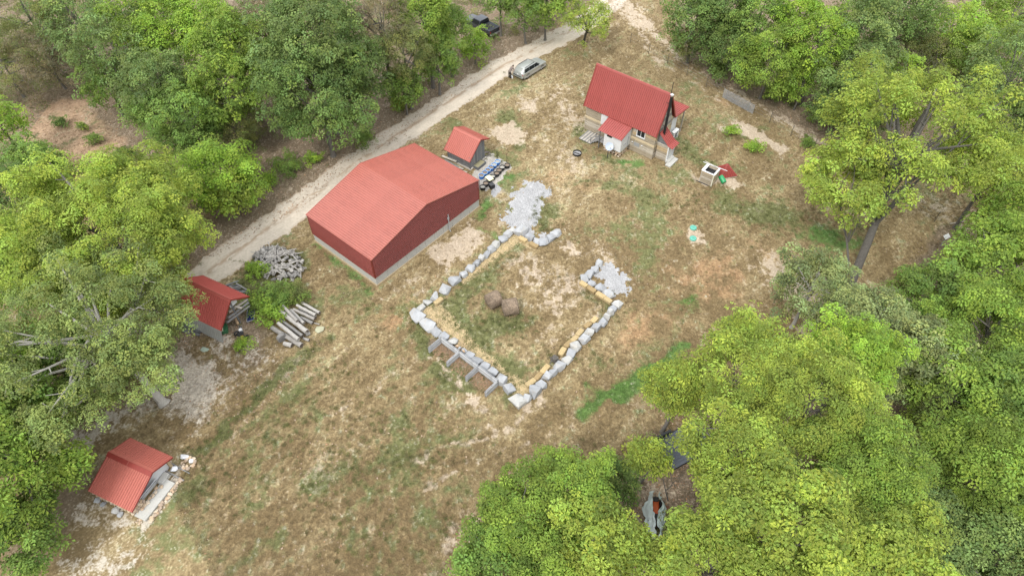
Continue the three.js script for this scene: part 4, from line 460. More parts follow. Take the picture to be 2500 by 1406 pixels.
// ---------------------------------------------------------------- boulders round the garden terrace
const z3 = (x, y, h = 0) => G(960 + x / 2.811, 520 + y / 2.811, h);
{
  const r = rngOf(101), row = (where, list, from) => list.forEach(([x, y, d], i) => {
    const p = z3(x, y, 0.25), m = d / 2.811 / FOCAL * distTo(p), nx = list[Math.min(i + 1, list.length - 1)], pv = list[Math.max(i - 1, 0)], dir = z3(nx[0], nx[1]).sub(z3(pv[0], pv[1])), big = d > 68;
    const ry = Math.atan2(-dir.z, dir.x) + rnd(-0.3, 0.3, r);
    solo('boulder', (big ? 'large ' : '') + 'grey boulder, ' + ORD[i] + ' ' + from + ', ' + where, 'boulder', rock(r, m * 0.62, rnd(0.36, 0.48, r) * (big ? 1.25 : 1), m * rnd(0.5, 0.62, r), 20, 0.52), ROCKS[Math.floor(r() * 3)], p.setY(0.16), ry, 'boulders around the garden terrace');
  });
  row('row facing barn', [[190, 648, 50], [235, 605, 52], [297, 572, 66], [356, 521, 72], [425, 458, 80], [482, 416, 52], [532, 375, 62], [573, 340, 52], [606, 305, 52], [638, 281, 46], [668, 249, 58], [703, 215, 60], [752, 176, 54], [788, 143, 50], [818, 118, 50]], 'up from the big corner');
  row('row at gravel patch', [[878, 124, 85], [936, 160, 58], [980, 196, 56], [1030, 201, 62], [1081, 169, 60], [1114, 134, 66]], 'from the top corner');
  row('row at second gravel patch', [[1412, 345, 54], [1382, 382, 54], [1346, 418, 62], [1315, 447, 58], [1364, 484, 54], [1425, 513, 64], [1474, 556, 68]], 'from the free end');
  row('row toward open lawn', [[1538, 625, 64], [1508, 655, 52], [1488, 684, 52], [1462, 712, 48], [1438, 750, 58], [1396, 776, 64], [1345, 820, 64], [1312, 862, 68], [1258, 913, 74], [1225, 957, 66], [1193, 1001, 62], [1145, 1046, 84], [1101, 1090, 54], [1056, 1119, 66], [1015, 1181, 62], [965, 1223, 82], [915, 1270, 62]], 'down from the right corner');
  row('row above compost bins', [[855, 1278, 98], [795, 1206, 70], [740, 1142, 74], [682, 1090, 66], [626, 1052, 62], [570, 1008, 70], [526, 978, 58], [486, 950, 40], [404, 876, 66], [352, 842, 62], [298, 815, 68], [240, 764, 100], [155, 706, 96]], 'from the bottom corner');
}
// ---------------------------------------------------------------- straw bales, hay bales, stump
const BALE = [[1, 0.96, 0.84], [0.9, 0.88, 0.8], [1.06, 1.02, 0.9]].map((c) => M({ map: M_STRAW.map, bumpMap: gravelBump, bumpScale: 0.04, roughness: 1 }, c)), BALEOLD = M({ map: M_STRAW.map, bumpMap: gravelBump, bumpScale: 0.04, roughness: 1 }, [0.66, 0.6, 0.5]);
{
  const r = rngOf(111);
  function bale(label, x, y, len, ry, mat, group) { const p = z3(x, y, 0.2), t = thing('straw_bale', label, 'straw bale', p.setY(0), ry, group), g = box(len, 0.36, 0.46, 0.05).clone(), q = g.attributes.position; for (let i = 0; i < q.count; i++) q.setXYZ(i, q.getX(i) + 0.04 * (vn(q.getY(i) * 9 + x, q.getZ(i) * 9) - 0.5), q.getY(i) + 0.05 * (vn(q.getX(i) * 5 + x, q.getZ(i) * 7) - 0.5), q.getZ(i) + 0.04 * (vn(q.getX(i) * 6 + y, q.getY(i) * 9) - 0.5)); g.computeVertexNormals(); obj(t, 'bundle', g, mat, 0, 0.2, 0, 0, 0, rnd(-0.04, 0.04, r)); obj(t, 'twine', merge([at(box(len + 0.02, 0.012, 0.014), 0, 0.39, 0.1), at(box(len + 0.02, 0.012, 0.014), 0, 0.39, -0.1)]), M({ roughness: 1 }, [0.4, 0.3, 0.16])); }
  const rowB = (l, where, from) => l.forEach(([x, y, d], i) => { const a = l[Math.max(0, i - 1)], b = l[Math.min(l.length - 1, i + 1)], dv = z3(b[0], b[1]).sub(z3(a[0], a[1])); bale(`${i % 3 === 1 ? 'weathered ' : ''}straw bale, ${ORD[i]} ${from} ${where}`, x, y, Math.max(0.72, d / 2.811 / FOCAL * 62), Math.atan2(-dv.z, dv.x) + rnd(-0.1, 0.1, r), i % 3 === 1 ? BALEOLD : BALE[Math.floor(r() * 3)], 'straw bales along the boulder rows'); });
  rowB([[1380, 736, 55], [1335, 772, 60], [1280, 822, 62], [1246, 865, 60], [1200, 902, 62], [1162, 952, 66]], 'inside the lawn side boulders', 'down from the right corner');
  rowB([[1042, 1074, 80], [994, 1125, 62], [944, 1166, 70]], 'below the dark stump', 'down');
  rowB([[1308, 490, 62], [1362, 526, 70], [1424, 566, 70], [1474, 600, 60]], 'by the second gravel patch', 'from the free end');
  rowB([[890, 182, 70], [965, 222, 72]], 'below the first gravel patch', 'from the corner');
  bale('single straw bale in the corner near the biggest boulder', 310, 606, 0.95, 0.85, BALE[1], 'straw bales along the boulder rows');
  const hay = M({ map: rep(tex(256, 256, (u, v) => { const n = pn(u, v, 30) * 0.5 + pn(u, (v * 1) % 1, 90, 5) * 0.5, b = pf(u, v, 4, 30); const k = 0.2 + 1.5 * n + 0.6 * (b - 0.5); return [0.215 * k, 0.162 * k, 0.114 * k]; }), 1.5), bumpMap: gravelBump, bumpScale: 0.08, roughness: 1 });
  function roundBale(label, x, y, ry, R, L, tilt) { const t = thing('round_hay_bale', label, 'hay bale', z3(x, y, 0).setY(0), ry), pr = []; for (let i = 0; i <= 14; i++) { const v = i / 14 * 2 - 1, e = Math.abs(v) > 0.8 ? 1 - 2.6 * (Math.abs(v) - 0.8) ** 1.4 : 1; pr.push(new THREE.Vector2(Math.max(0.02, R * e * (i === 0 || i === 14 ? 0.02 : 1)), v * L / 2)); } const g = new THREE.LatheGeometry(pr, 40), q = g.attributes.position; for (let i = 0; i < q.count; i++) { const f = Math.atan2(q.getZ(i), q.getX(i)), k = 1 + 0.09 * (vn(Math.cos(f) * 3 + x, q.getY(i) * 3 + Math.sin(f) * 3) - 0.5) + 0.05 * (vn(Math.cos(f) * 9 + 5, q.getY(i) * 9 + Math.sin(f) * 9) - 0.5); q.setXYZ(i, q.getX(i) * k, q.getY(i), q.getZ(i) * k); } g.rotateZ(Math.PI / 2); for (let i = 0; i < q.count; i++) { const yy = q.getY(i); q.setY(i, yy < -R * 0.5 ? -R * 0.5 + (yy + R * 0.5) * 0.55 : yy * 0.96); } g.computeVertexNormals(); const uv = g.attributes.uv; for (let i = 0; i < uv.count; i++) uv.setXY(i, uv.getX(i) * 4.2, uv.getY(i) * 1.4); obj(t, 'bale', g, hay, 0, R * 0.76, 0, 0, 0, tilt); obj(t, 'net_wrap', merge([-0.3, 0, 0.3].map((o) => { const c = new THREE.TorusGeometry(R * 0.985, 0.012, 4, 36); c.rotateY(Math.PI / 2); c.translate(o * L, 0, 0); return c; })), M({ roughness: 1 }, [0.2, 0.14, 0.09]), 0, R * 0.78, 0, 0, 0, tilt).scale.y = 0.95;
    const fr = []; for (let i = 0; i < 260; i++) { const f = rnd(0, 6.28, r), d = rnd(0.55, 0.95, r), p = V3(Math.cos(f) * L * 0.62 * d, 0.02, Math.sin(f) * R * 1.15 * d); fr.push(at(box(rnd(0.1, 0.25, r), 0.012, 0.014, 0.002), p.x, rnd(0.01, 0.14, r), p.z, rnd(0, 3, r), rnd(-0.3, 0.3, r))); } obj(t, 'loose_hay', merge(fr), M({ roughness: 1 }, [0.3, 0.21, 0.12])).userData.kind = 'stuff'; }
  roundBale('slumped brown round hay bale, farther of the two', 690, 622, 0.55, 0.74, 1.4, 0.0); roundBale('plump brown round hay bale, nearer of the two', 803, 672, 0.22, 0.78, 1.55, 0);
  { const t = thing('tree_stump', 'dark burnt looking stump in the gap of the straw bale row', 'stump', z3(1107, 1012, 0)); obj(t, 'trunk', rod([V3(0, 0, 0), V3(0.02, 0.25, 0), V3(0.05, 0.5, 0.03)], [0.34, 0.27, 0.25], 11, 0.16), BARKD); for (let i = 0; i < 5; i++) obj(t, 'root', rod([V3(0, 0.18, 0), V3(Math.cos(i * 1.26) * 0.3, 0.1, Math.sin(i * 1.26) * 0.3), V3(Math.cos(i * 1.26) * 0.55, 0, Math.sin(i * 1.26) * 0.55)], [0.1, 0.08, 0.04], 6), BARKD); }
  // loose straw blades over the straw strips
  const bl = new THREE.BoxGeometry(0.2, 0.008, 0.012), N = 7000, im = new THREE.InstancedMesh(bl, M({ roughness: 1 }), N), mt = new THREE.Matrix4(), e = new THREE.Euler(), qn = new THREE.Quaternion(), col = new THREE.Color(); let k = 0;
  const boxS = [z3(150, 640), z3(950, 1290), z3(440, 480), z3(1010, 120)], x0 = Math.min(...boxS.map((p) => p.x)) - 1, x1 = Math.max(...boxS.map((p) => p.x)) + 1, zz0 = Math.min(...boxS.map((p) => p.z)) - 1, zz1 = Math.max(...boxS.map((p) => p.z)) + 1;
  for (let i = 0; i < 200000 && k < N; i++) { const x = rnd(x0, x1, r), z = rnd(zz0, zz1, r), ox = rnd(-0.35, 0.35, r); if (!strawMasks[0](x + ox, z) && !strawMasks[1](x + ox, z)) continue; e.set(rnd(-0.2, 0.2, r), rnd(0, 3.14, r), rnd(-0.25, 0.25, r)); mt.compose(V3(x, rnd(0.01, 0.05, r), z), qn.setFromEuler(e), V3(rnd(0.6, 1.5, r), 1, 1)); im.setMatrixAt(k, mt); const c = rnd(0.75, 1.2, r); im.setColorAt(k++, col.setRGB(0.56 * c, 0.44 * c, 0.255 * c)); }
  im.count = k; im.name = 'loose_straw'; im.userData = { kind: 'stuff' }; live(im); scene.add(im);
}
// ---------------------------------------------------------------- compost bins of boards
{
  const hgt = 0.78, q = (x, y) => G(1030 + x / 7.03, 800 + y / 7.03, hgt), A = q(325, 160), D = q(1300, 900), dir = D.clone().sub(A).setY(0), len = dir.length(); dir.normalize();
  const t = thing('compost_bins', 'row of three open compost bins of grey boards against boulders', 'compost bins', V3(A.x, 0, A.z), Math.atan2(-dir.z, dir.x)), dep = 1.42;
  for (let c = 0; c < 3; c++) for (let i = 0; i < 4; i++) for (const o of [0, 0.1]) obj(t, 'board', box(len / 3 - 0.03, 0.165, 0.035, 0.006), BINW[(i + (o ? 1 : 0)) % 2], len * (c + 0.5) / 3, 0.1 + i * 0.185, o - 0.05);
  for (let c = 0; c < 4; c++) { const x = len * c / 3; for (let i = 0; i < 4; i++) for (const o of [-0.05, 0.05]) obj(t, 'board', box(0.035, 0.165, dep, 0.006), BINW[(i + c) % 2], x + o, 0.1 + i * 0.185, 0.08 + dep / 2); obj(t, 'post', box(0.07, hgt + 0.02, 0.07), GREYW[0], x, hgt / 2, 0.03); obj(t, 'post', box(0.07, hgt + 0.02, 0.07), GREYW[1], x, hgt / 2, dep + 0.02); obj(t, 'post', box(0.06, hgt, 0.06), GREYW[0], x, hgt / 2, dep / 2); if (c < 3) obj(t, 'post', box(0.06, hgt, 0.06), GREYW[0], len * (c + 0.5) / 3, hgt / 2, 0); }
  const r = rngOf(121), g = []; for (let i = 0; i < 900; i++) g.push(at(box(rnd(0.06, 0.2, r), 0.012, rnd(0.015, 0.06, r), 0.002), rnd(0.1, len - 0.1, r), rnd(0.01, 0.1, r), rnd(0.15, dep - 0.1, r), rnd(0, 3, r), rnd(-0.3, 0.3, r))); obj(t, 'dry_leaves', merge(g), M({ roughness: 1 }, [0.26, 0.165, 0.1])).userData.kind = 'stuff';
  [[600, 318, 'rusty red flat stone behind the bins'], [650, 350, 'dark chip of stone behind the bins'], [715, 405, 'reddish rock piece behind the middle bin']].forEach(([x, y, lab], i) => solo('stone_chip', lab, 'stone', rock(r, 0.2, 0.12, 0.13, 14), i === 1 ? ROCKS[1] : SAND[1], G(1030 + x / 7.03, 800 + y / 7.03, 0.5), i, undefined));
}
// ---------------------------------------------------------------- long logs and the heap of split wood
{
  const q = (x, y, h) => G(640 + x / 10.04, 720 + y / 10.04, h), r = rngOf(131);
  function log(label, x1, y1, x2, y2, wpx, h, m, name = 'felled_log') { const a = q(x1, y1, h), b = q(x2, y2, h), R = wpx / 10.04 / 2 / FOCAL * distTo(a), n = 7, pts = [], ra = []; for (let i = 0; i <= n; i++) { const p = a.clone().lerp(b, i / n); p.x += rnd(-0.02, 0.02, r); p.y += rnd(-0.015, 0.015, r); pts.push(p); ra.push(R * (0.9 + 0.15 * i / n) * rnd(0.95, 1.05, r)); } const t = thing(name, label, 'log', V3(0, 0, 0), 0, 'long logs stacked by the weeds'); obj(t, 'bark', rod(pts, ra, 11, 0.05, r), m); const d = b.clone().sub(a).normalize(); for (const [p, s, k] of [[b, 1, n], [a, -1, 0]]) obj(t, 'cut_end', rod([p.clone().addScaledVector(d, -0.02 * s), p.clone().addScaledVector(d, 0.012 * s)], [ra[k] * 0.86, ra[k] * 0.84], 11), M({ roughness: 1, map: LOGGREY[2].map }, [0.55, 0.45, 0.38])); return t; }
  [['thick log nearest the woodshed, lowest in the stack', 235, 800, 960, 1240, 120, 0.28, 0], ['pale log resting atop the lowest logs at the near end', 385, 690, 880, 1090, 95, 0.78, 1], ['log covered by red leaves, third from the near end', 430, 600, 980, 1010, 88, 0.3, 2], ['longest log in the middle of the stack', 430, 380, 1090, 905, 112, 0.62, 1], ['slim log lying above the middle with a dark end', 500, 270, 855, 640, 78, 0.92, 0], ['short mottled log right of the slim one', 690, 370, 1010, 690, 76, 0.5, 1], ['brownish log second from the far end', 760, 350, 1280, 592, 72, 0.55, 0], ['low grey log tucked beneath the far logs', 940, 545, 1230, 690, 82, 0.25, 2], ['straight pale log near the far end', 840, 250, 1300, 492, 74, 0.6, 1], ['crumbling whitish log at the far end of the stack', 965, 190, 1400, 440, 74, 0.35, 1], ['dark log under the far end of the stack', 900, 330, 1300, 560, 80, 0.2, 2], ['dark log at ground level under the middle', 520, 420, 1120, 960, 90, 0.2, 2]].forEach(([lab, x1, y1, x2, y2, w, h, m]) => log(lab, x1, y1, x2, y2, w, h, LOGGREY[m]));
  const c1 = q(470, 1060, 0.3); solo('log_round', 'round slice of log standing on edge by the stack', 'log slice', rod([c1.clone().add(V3(-0.1, 0.1, -0.1)), c1.clone().add(V3(0.12, 0.08, 0.12))], [0.42, 0.42], 16), LOGGREY[2], V3(0, 0, 0)); log('stubby grey block in front of the log stack', 530, 1190, 720, 1240, 110, 0.26, LOGGREY[1]); log('small pinkish stub beyond the log ends', 1000, 1060, 1140, 1110, 70, 0.18, LOGGREY[0]); log('dark stub behind the longest log end', 1070, 980, 1160, 940, 80, 0.2, LOGGREY[2]); log('thin grey branch past the far log ends', 1270, 690, 1400, 720, 26, 0.1, LOGGREY[1]);
  solo('lichen_rock', 'pale greenish rock in the grass past the log ends', 'rock', rock(r, 0.45, 0.18, 0.4, 24), M({ roughness: 1, map: rockTex, flatShading: true }, [0.95, 0.92, 0.62]), q(1400, 850, 0.06));
  // heap
  const hq = (x, y, h = 0) => G(580 + x / 12.78, 590 + y / 12.78, h), C = hq(1280, 720), ex = hq(2080, 900).sub(C), ez = hq(1100, 1200).sub(C), shapes = [];
  for (let i = 0; i < 7; i++) { const R = rnd(0.14, 0.2, r), L = rnd(0.36, 0.5, r), kind = i % 3; shapes.push(kind === 0 ? rod([V3(-L / 2, 0, 0), V3(L / 2, 0, 0)], [R * 0.95, R], 9, 0.05, r) : kind === 1 ? (() => { const g = prism([[-R, 0], [R, 0], [R * 0.4, R * 0.9], [-R * 0.6, R * 0.8]], L); g.translate(0, -R * 0.4, -L / 2); g.rotateY(Math.PI / 2); return g; })() : (() => { const g = prism([[-R * 0.9, 0], [R * 0.9, 0.02], [0, R * 1.2]], L * 1.1); g.translate(0, -R * 0.4, -L / 2); g.rotateY(Math.PI / 2); return g; })()); }
  for (let i = 0; i < 190; i++) { const f = rnd(0, 6.28, r), d = Math.sqrt(r()) * 1.0, u = Math.cos(f) * d, v = Math.sin(f) * d, top = 0.95 * Math.pow(1 - d * d, 0.7) + 0.12, layer = i < 60 ? rnd(0.1, 0.6, r) : 1, p = V3(C.x + ex.x * u + ez.x * v, top * layer, C.z + ex.z * u + ez.z * v), m = solo('firewood_chunk', 'grey weathered chunk of firewood in the loose heap by the lane', 'firewood', shapes[i % 7], LOGGREY[Math.floor(r() * 3)], p, 0, 'firewood chunks of the heap'); m.rotation.set(rnd(-0.7, 0.7, r), rnd(0, 6.28, r), rnd(-0.7, 0.7, r)); m.scale.setScalar(rnd(0.7, 1.25, r)); }
  const stick = rod([V3(-0.55, 0, 0), V3(0, 0.04, 0.02), V3(0.55, 0, 0)], [0.045, 0.05, 0.035], 6);
  for (let i = 0; i < 70; i++) { const f = rnd(0, 6.28, r), d = Math.sqrt(r()) * 1.02, u = Math.cos(f) * d, v = Math.sin(f) * d, p = V3(C.x + ex.x * u + ez.x * v, 0.95 * Math.pow(Math.max(0, 1 - d * d), 0.7) + 0.2, C.z + ex.z * u + ez.z * v), m = solo('firewood_stick', 'thin bleached stick lying on the firewood heap', 'stick', stick, LOGGREY[i % 2], p, 0, 'sticks on the firewood heap'); m.rotation.set(rnd(-0.2, 0.2, r), rnd(0, 6.28, r), rnd(-0.4, 0.4, r)); m.scale.setScalar(rnd(0.6, 1.3, r)); }
  for (let i = 0; i < 16; i++) { const p = G(580 + rnd(-20, 12, r), 706 + rnd(-8, 16, r), 0.1), m = solo('scrap_slat', 'grey scrap slat in the pile behind the woodshed', 'slat', box(rnd(0.8, 1.8, r), 0.06, 0.14, 0.005), GREYW[i % 3], p.setY(0.05 + i * 0.03), rnd(-0.6, 0.5, r), 'scrap slats behind the woodshed'); }
}
// ---------------------------------------------------------------- planting tubs beside the shed
{
  const q = (x, y, h = 0) => G(1150 + x / 12.78, 370 + y / 12.78, h), soil = M({ map: redTex, roughness: 1 }, [0.2, 0.155, 0.115]), soil2 = M({ map: redTex, roughness: 1 }, [0.33, 0.32, 0.28]);
  const wall = (R, h, t) => new THREE.LatheGeometry([[R * 0.86, 0], [R, h], [R - t, h], [R * 0.86 - t, 0.02]].map((p) => new THREE.Vector2(...p)), 26);
  const BLUE = M({ roughness: 0.45 }, [0.025, 0.13, 0.42]), RIM = M({ roughness: 0.4 }, [0.28, 0.52, 0.85]);
  [[825, 300], [722, 395], [625, 482], [530, 560], [430, 645], [322, 732]].forEach(([x, y], i) => { const h = 0.42, t = thing('blue_tub', 'blue half barrel planter, ' + ORD[i] + ' of the row counted from the barn corner'.replace('counted from the barn corner', 'from the far post'), 'tub', q(x, y, h).setY(0), i * 0.5, 'blue half barrel planters'); obj(t, 'body', wall(0.3, h, 0.02), BLUE); const rg = new THREE.TorusGeometry(0.3, 0.018, 6, 30); rg.rotateX(Math.PI / 2); obj(t, 'rim', rg, RIM, 0, h, 0); obj(t, 'soil', new THREE.CylinderGeometry(0.275, 0.26, 0.04, 20), i < 2 ? soil2 : soil, 0, h - 0.1, 0); });
  [[1130, 405, 'farthest from the barn'], [970, 470, 'second from the far end'], [875, 566, 'third from the far end, with brown dry plants'], [800, 662, 'fourth, beside the thin post'], [670, 760, 'fifth, next to the pale cloth'], [565, 860, 'with pale yellow cloth draped over it'], [458, 975, 'second nearest the barn wall'], [365, 1085, 'nearest the barn wall']].forEach(([x, y, lab], i) => { const h = 0.4, t = thing('black_tub', 'black round planter tub ' + lab, 'tub', q(x, y, h).setY(0), i, 'black planter tubs'); obj(t, 'body', wall(0.31, h, 0.03), BLACK); const rg = new THREE.TorusGeometry(0.3, 0.022, 6, 30); rg.rotateX(Math.PI / 2); obj(t, 'rim', rg, DARK, 0, h, 0); obj(t, 'soil', new THREE.CylinderGeometry(0.28, 0.26, 0.04, 20), i % 3 === 1 ? soil2 : soil, 0, h - 0.11, 0); });
  { const p = q(565, 815, 0.43), g = new THREE.PlaneGeometry(0.62, 0.85, 10, 12), a = g.attributes.position; g.rotateX(-Math.PI / 2); for (let i = 0; i < a.count; i++) { const x = a.getX(i), z = a.getZ(i), d = Math.hypot(x, z); a.setXYZ(i, x * (1 - 0.2 * Math.abs(z)), -0.5 * Math.max(0, d - 0.28) ** 1.2 + 0.06 * vn(x * 9, z * 9), z); } g.computeVertexNormals(); solo('draped_cloth', 'pale yellow cloth draped across a black tub', 'cloth', g, M({ roughness: 0.9, side: THREE.DoubleSide }, [0.72, 0.72, 0.42]), p, 0.7); }
  { const t = thing('black_crate', 'black open cube crate on white gravel near the tubs', 'crate', q(645, 1075, 0.2).setY(0), 0.55); obj(t, 'side', merge([[0.24, 0, 0], [-0.24, 0, 0], [0, 0.24, 1], [0, -0.24, 1]].map(([x, z, o]) => at(o ? box(0.5, 0.46, 0.03) : box(0.03, 0.46, 0.45), x, 0.23, z))), BLACK); obj(t, 'lid', box(0.5, 0.04, 0.5), DARK, 0, 0.47, 0); obj(t, 'soil', box(0.44, 0.02, 0.44), soil, 0, 0.3, 0); }
  [[812, 245, 'thin dark stake behind the last blue tub'], [1118, 335, 'thin dark stake behind the farthest black tub'], [710, 690, 'thin dark stake between blue and black tubs'], [268, 1150, 'thin stake at the red barn corner']].forEach(([x, y, lab]) => solo('garden_stake', lab, 'stake', rod([V3(0, 0, 0), V3(0, 1.15, 0)], [0.03, 0.025], 6), BLACK, q(x, y)));
  { const p = q(480, 90), r = rngOf(141), g = []; for (let i = 0; i < 14; i++) { const c = rod([0, 1, 2, 3, 4, 5, 6].map((k) => V3(Math.cos(k) * 0.5 * (0.5 + i * 0.04), 0.05 + i * 0.008, Math.sin(k) * 0.4 * (0.5 + i * 0.04))), Array(7).fill(0.012), 5); g.push(c); } solo('wire_coil', 'loose coil of rusty wire on the gravel pad', 'wire', merge(g), M({ roughness: 0.8, metalness: 0.4 }, [0.2, 0.17, 0.15]), p, 0.4); }
}
// septic lids
[[1693, 557, 'round green lid set in bare soil, farther of two'], [1692.5, 583, 'round green lid set in bare soil, nearer of two']].forEach(([x, y, lab]) => { const t = thing('septic_lid', lab, 'lid', G(x, y)); obj(t, 'cover', new THREE.LatheGeometry([[0, 0.16], [0.3, 0.15], [0.34, 0.12], [0.34, 0]].map((p) => new THREE.Vector2(...p)), 26), M({ roughness: 0.55 }, [0.1, 0.36, 0.28])); obj(t, 'rib', merge([0, 1, 2].map((i) => at(box(0.6, 0.02, 0.03), 0, 0.16, 0, i * 1.05))), M({ roughness: 0.55 }, [0.08, 0.3, 0.23])); });
solo('flat_slab', 'small pale grey green slab lying in the dry grass', 'slab', rock(R0, 0.4, 0.06, 0.3, 18), M({ roughness: 1, map: concTex }, [0.7, 0.85, 0.75]), G(500, 853).setY(0.03));

// ---------------------------------------------------------------- wagon, pickup, person
function loft(sections) { // sections: x position and a ring of [y, z] for one half, mirrored
  const P = [], I = []; const n = sections[0].ring.length * 2;
  for (const s of sections) { for (const [y, z] of s.ring) P.push(s.x, y, z); for (const [y, z] of [...s.ring].reverse()) P.push(s.x, y, -z); }
  for (let i = 0; i < sections.length - 1; i++) for (let j = 0; j < n; j++) { const a = i * n + j, b = i * n + (j + 1) % n; I.push(a, b, a + n, b, b + n, a + n); }
  for (const [o, f] of [[0, 0], [(sections.length - 1) * n, 1]]) for (let j = 1; j < n - 1; j++) I.push(o, f ? o + j : o + j + 1, f ? o + j + 1 : o + j);
  const g = new THREE.BufferGeometry(); g.setAttribute('position', new THREE.Float32BufferAttribute(P, 3)); g.setIndex(I); const t = g.toNonIndexed(); t.computeVertexNormals(); return toCreasedNormals(t, 0.6);
}
function wheel(parent, x, z, R, rimMat) { const w = new THREE.Group(); w.name = 'wheel'; w.position.set(x, R, z); parent.add(w); const ty = new THREE.TorusGeometry(R - 0.085, 0.1, 10, 24); obj(w, 'tyre', ty, BLACK); obj(w, 'rim', merge([at(new THREE.CylinderGeometry(R * 0.6, R * 0.6, 0.12, 20), 0, 0, 0, 0, Math.PI / 2), ...[0, 1, 2, 3, 4].map((i) => at(box(0.07, R * 1.1, 0.15), 0, 0, 0, 0, 0, i * 1.2566))]), rimMat); }
const quad = (a, b, c, d, t = 0.02) => { const n = V3(...b).sub(V3(...a)).cross(V3(...d).sub(V3(...a))).normalize().multiplyScalar(t), o = []; const p = [a, b, c, d].map((q) => V3(...q)), s = p.map((q) => q.clone().add(n)); const f = (i, j, k) => o.push(i, j, k); f(s[0], s[1], s[2]); f(s[0], s[2], s[3]); for (let i = 0; i < 4; i++) { const j = (i + 1) % 4; f(p[i], p[j], s[j]); f(p[i], s[j], s[i]); } const g = new THREE.BufferGeometry(); g.setAttribute('position', new THREE.Float32BufferAttribute(o.flatMap((v) => v.toArray()), 3)); g.setAttribute('uv', new THREE.Float32BufferAttribute(new Float32Array(o.length * 2), 2)); g.computeVertexNormals(); return g; };
{
  const paint = new THREE.MeshPhysicalMaterial({ roughness: 0.35, metalness: 0.35, clearcoat: 0.8, clearcoatRoughness: 0.15, color: new THREE.Color().setRGB(0.36, 0.375, 0.355) }), lower = M({ roughness: 0.5 }, [0.3, 0.29, 0.27]);
  const a = G(1288.2, 191.3), f = G(1321.5, 170.5), hd = f.clone().sub(a).normalize(), c = a.clone().add(f).multiplyScalar(0.5).add(V3(hd.z, 0, -hd.x).multiplyScalar(0.76)), t = thing('station_wagon', 'silver grey station wagon parked beside the gravel lane', 'car', c, Math.atan2(-hd.z, hd.x));
  const lowR = (w, y0, y1) => [[y0, w * 0.86], [y0 + 0.12, w * 0.98], [(y0 + y1) / 2, w], [y1 - 0.06, w * 0.97], [y1, w * 0.88]];
  obj(t, 'body', loft([{ x: -2.38, ring: lowR(0.72, 0.42, 0.86) }, { x: -2.3, ring: lowR(0.82, 0.32, 0.98) }, { x: -1.9, ring: lowR(0.87, 0.3, 1.02) }, { x: 0, ring: lowR(0.89, 0.28, 1.0) }, { x: 0.95, ring: lowR(0.88, 0.3, 0.98) }, { x: 1.7, ring: lowR(0.86, 0.3, 0.92) }, { x: 2.2, ring: lowR(0.8, 0.32, 0.8) }, { x: 2.4, ring: lowR(0.66, 0.38, 0.68) }]), paint);
  const top = (w0, w1, y0, y1) => [[y0, w0], [(y0 + y1) / 2, (w0 + w1) / 2 + 0.02], [y1 - 0.05, w1], [y1, w1 * 0.86]];
  obj(t, 'cabin', loft([{ x: -2.25, ring: top(0.76, 0.62, 0.95, 1.06) }, { x: -1.85, ring: top(0.8, 0.62, 0.97, 1.5) }, { x: -0.8, ring: top(0.82, 0.64, 0.97, 1.55) }, { x: 0.2, ring: top(0.82, 0.63, 0.96, 1.52) }, { x: 1.12, ring: top(0.78, 0.7, 0.94, 1.0) }]), paint);
  for (const s of [-1, 1]) { const w = (x0, x1, y0, y1, X0, X1) => obj(t, 'side_window', quad(...(s > 0 ? [[x0, y0, 0.825], [x1, y0, 0.825], [X1, y1, 0.672], [X0, y1, 0.672]] : [[x1, y0, -0.825], [x0, y0, -0.825], [X0, y1, -0.672], [X1, y1, -0.672]])), GLASS); w(-1.95, -1.05, 1.03, 1.42, -1.75, -1.03); w(-1.0, -0.1, 1.03, 1.44, -0.98, -0.12); w(-0.05, 0.95, 1.02, 1.42, -0.07, 0.38); obj(t, 'roof_rail', bar(V3(-1.7, 1.56, s * 0.58), V3(0.1, 1.57, s * 0.57), 0.045), BLACK); obj(t, 'side_cladding', box(4.2, 0.2, 0.05, 0.015), lower, 0, 0.4, s * 0.88); obj(t, 'mirror', box(0.14, 0.13, 0.2, 0.03), paint, 0.75, 1.05, s * 0.96); obj(t, 'tail_light', box(0.12, 0.2, 0.22, 0.03), M({ roughness: 0.3 }, [0.42, 0.01, 0.02]), -2.27, 0.84, s * 0.7); obj(t, 'headlight', box(0.2, 0.14, 0.3, 0.04), M({ roughness: 0.15 }, [0.6, 0.62, 0.62]), 2.2, 0.68, s * 0.58); }
  obj(t, 'rear_window', quad([-2.22, 1.06, -0.6], [-2.22, 1.06, 0.6], [-1.9, 1.46, 0.52], [-1.9, 1.46, -0.52], -0.03), GLASS); obj(t, 'windscreen', quad([1.08, 1.02, 0.68], [1.08, 1.02, -0.68], [0.28, 1.5, -0.55], [0.28, 1.5, 0.55], -0.03), GLASS);
  obj(t, 'rear_bumper', box(0.2, 0.26, 1.6, 0.06), paint, -2.36, 0.5, 0); obj(t, 'bumper_step', box(0.1, 0.06, 1.3), DARK, -2.44, 0.62, 0); obj(t, 'number_plate', box(0.02, 0.15, 0.32, 0.004), WHITE, -2.385, 0.78, 0);
  for (const x of [-1.34, 1.34]) for (const z of [-0.78, 0.78]) { wheel(t, x, z, 0.34, GREYM); obj(t, 'wheel_arch', at(new THREE.TorusGeometry(0.37, 0.05, 6, 14, Math.PI), 0, 0, 0), DARK, x, 0.36, z * 1.07); }
}
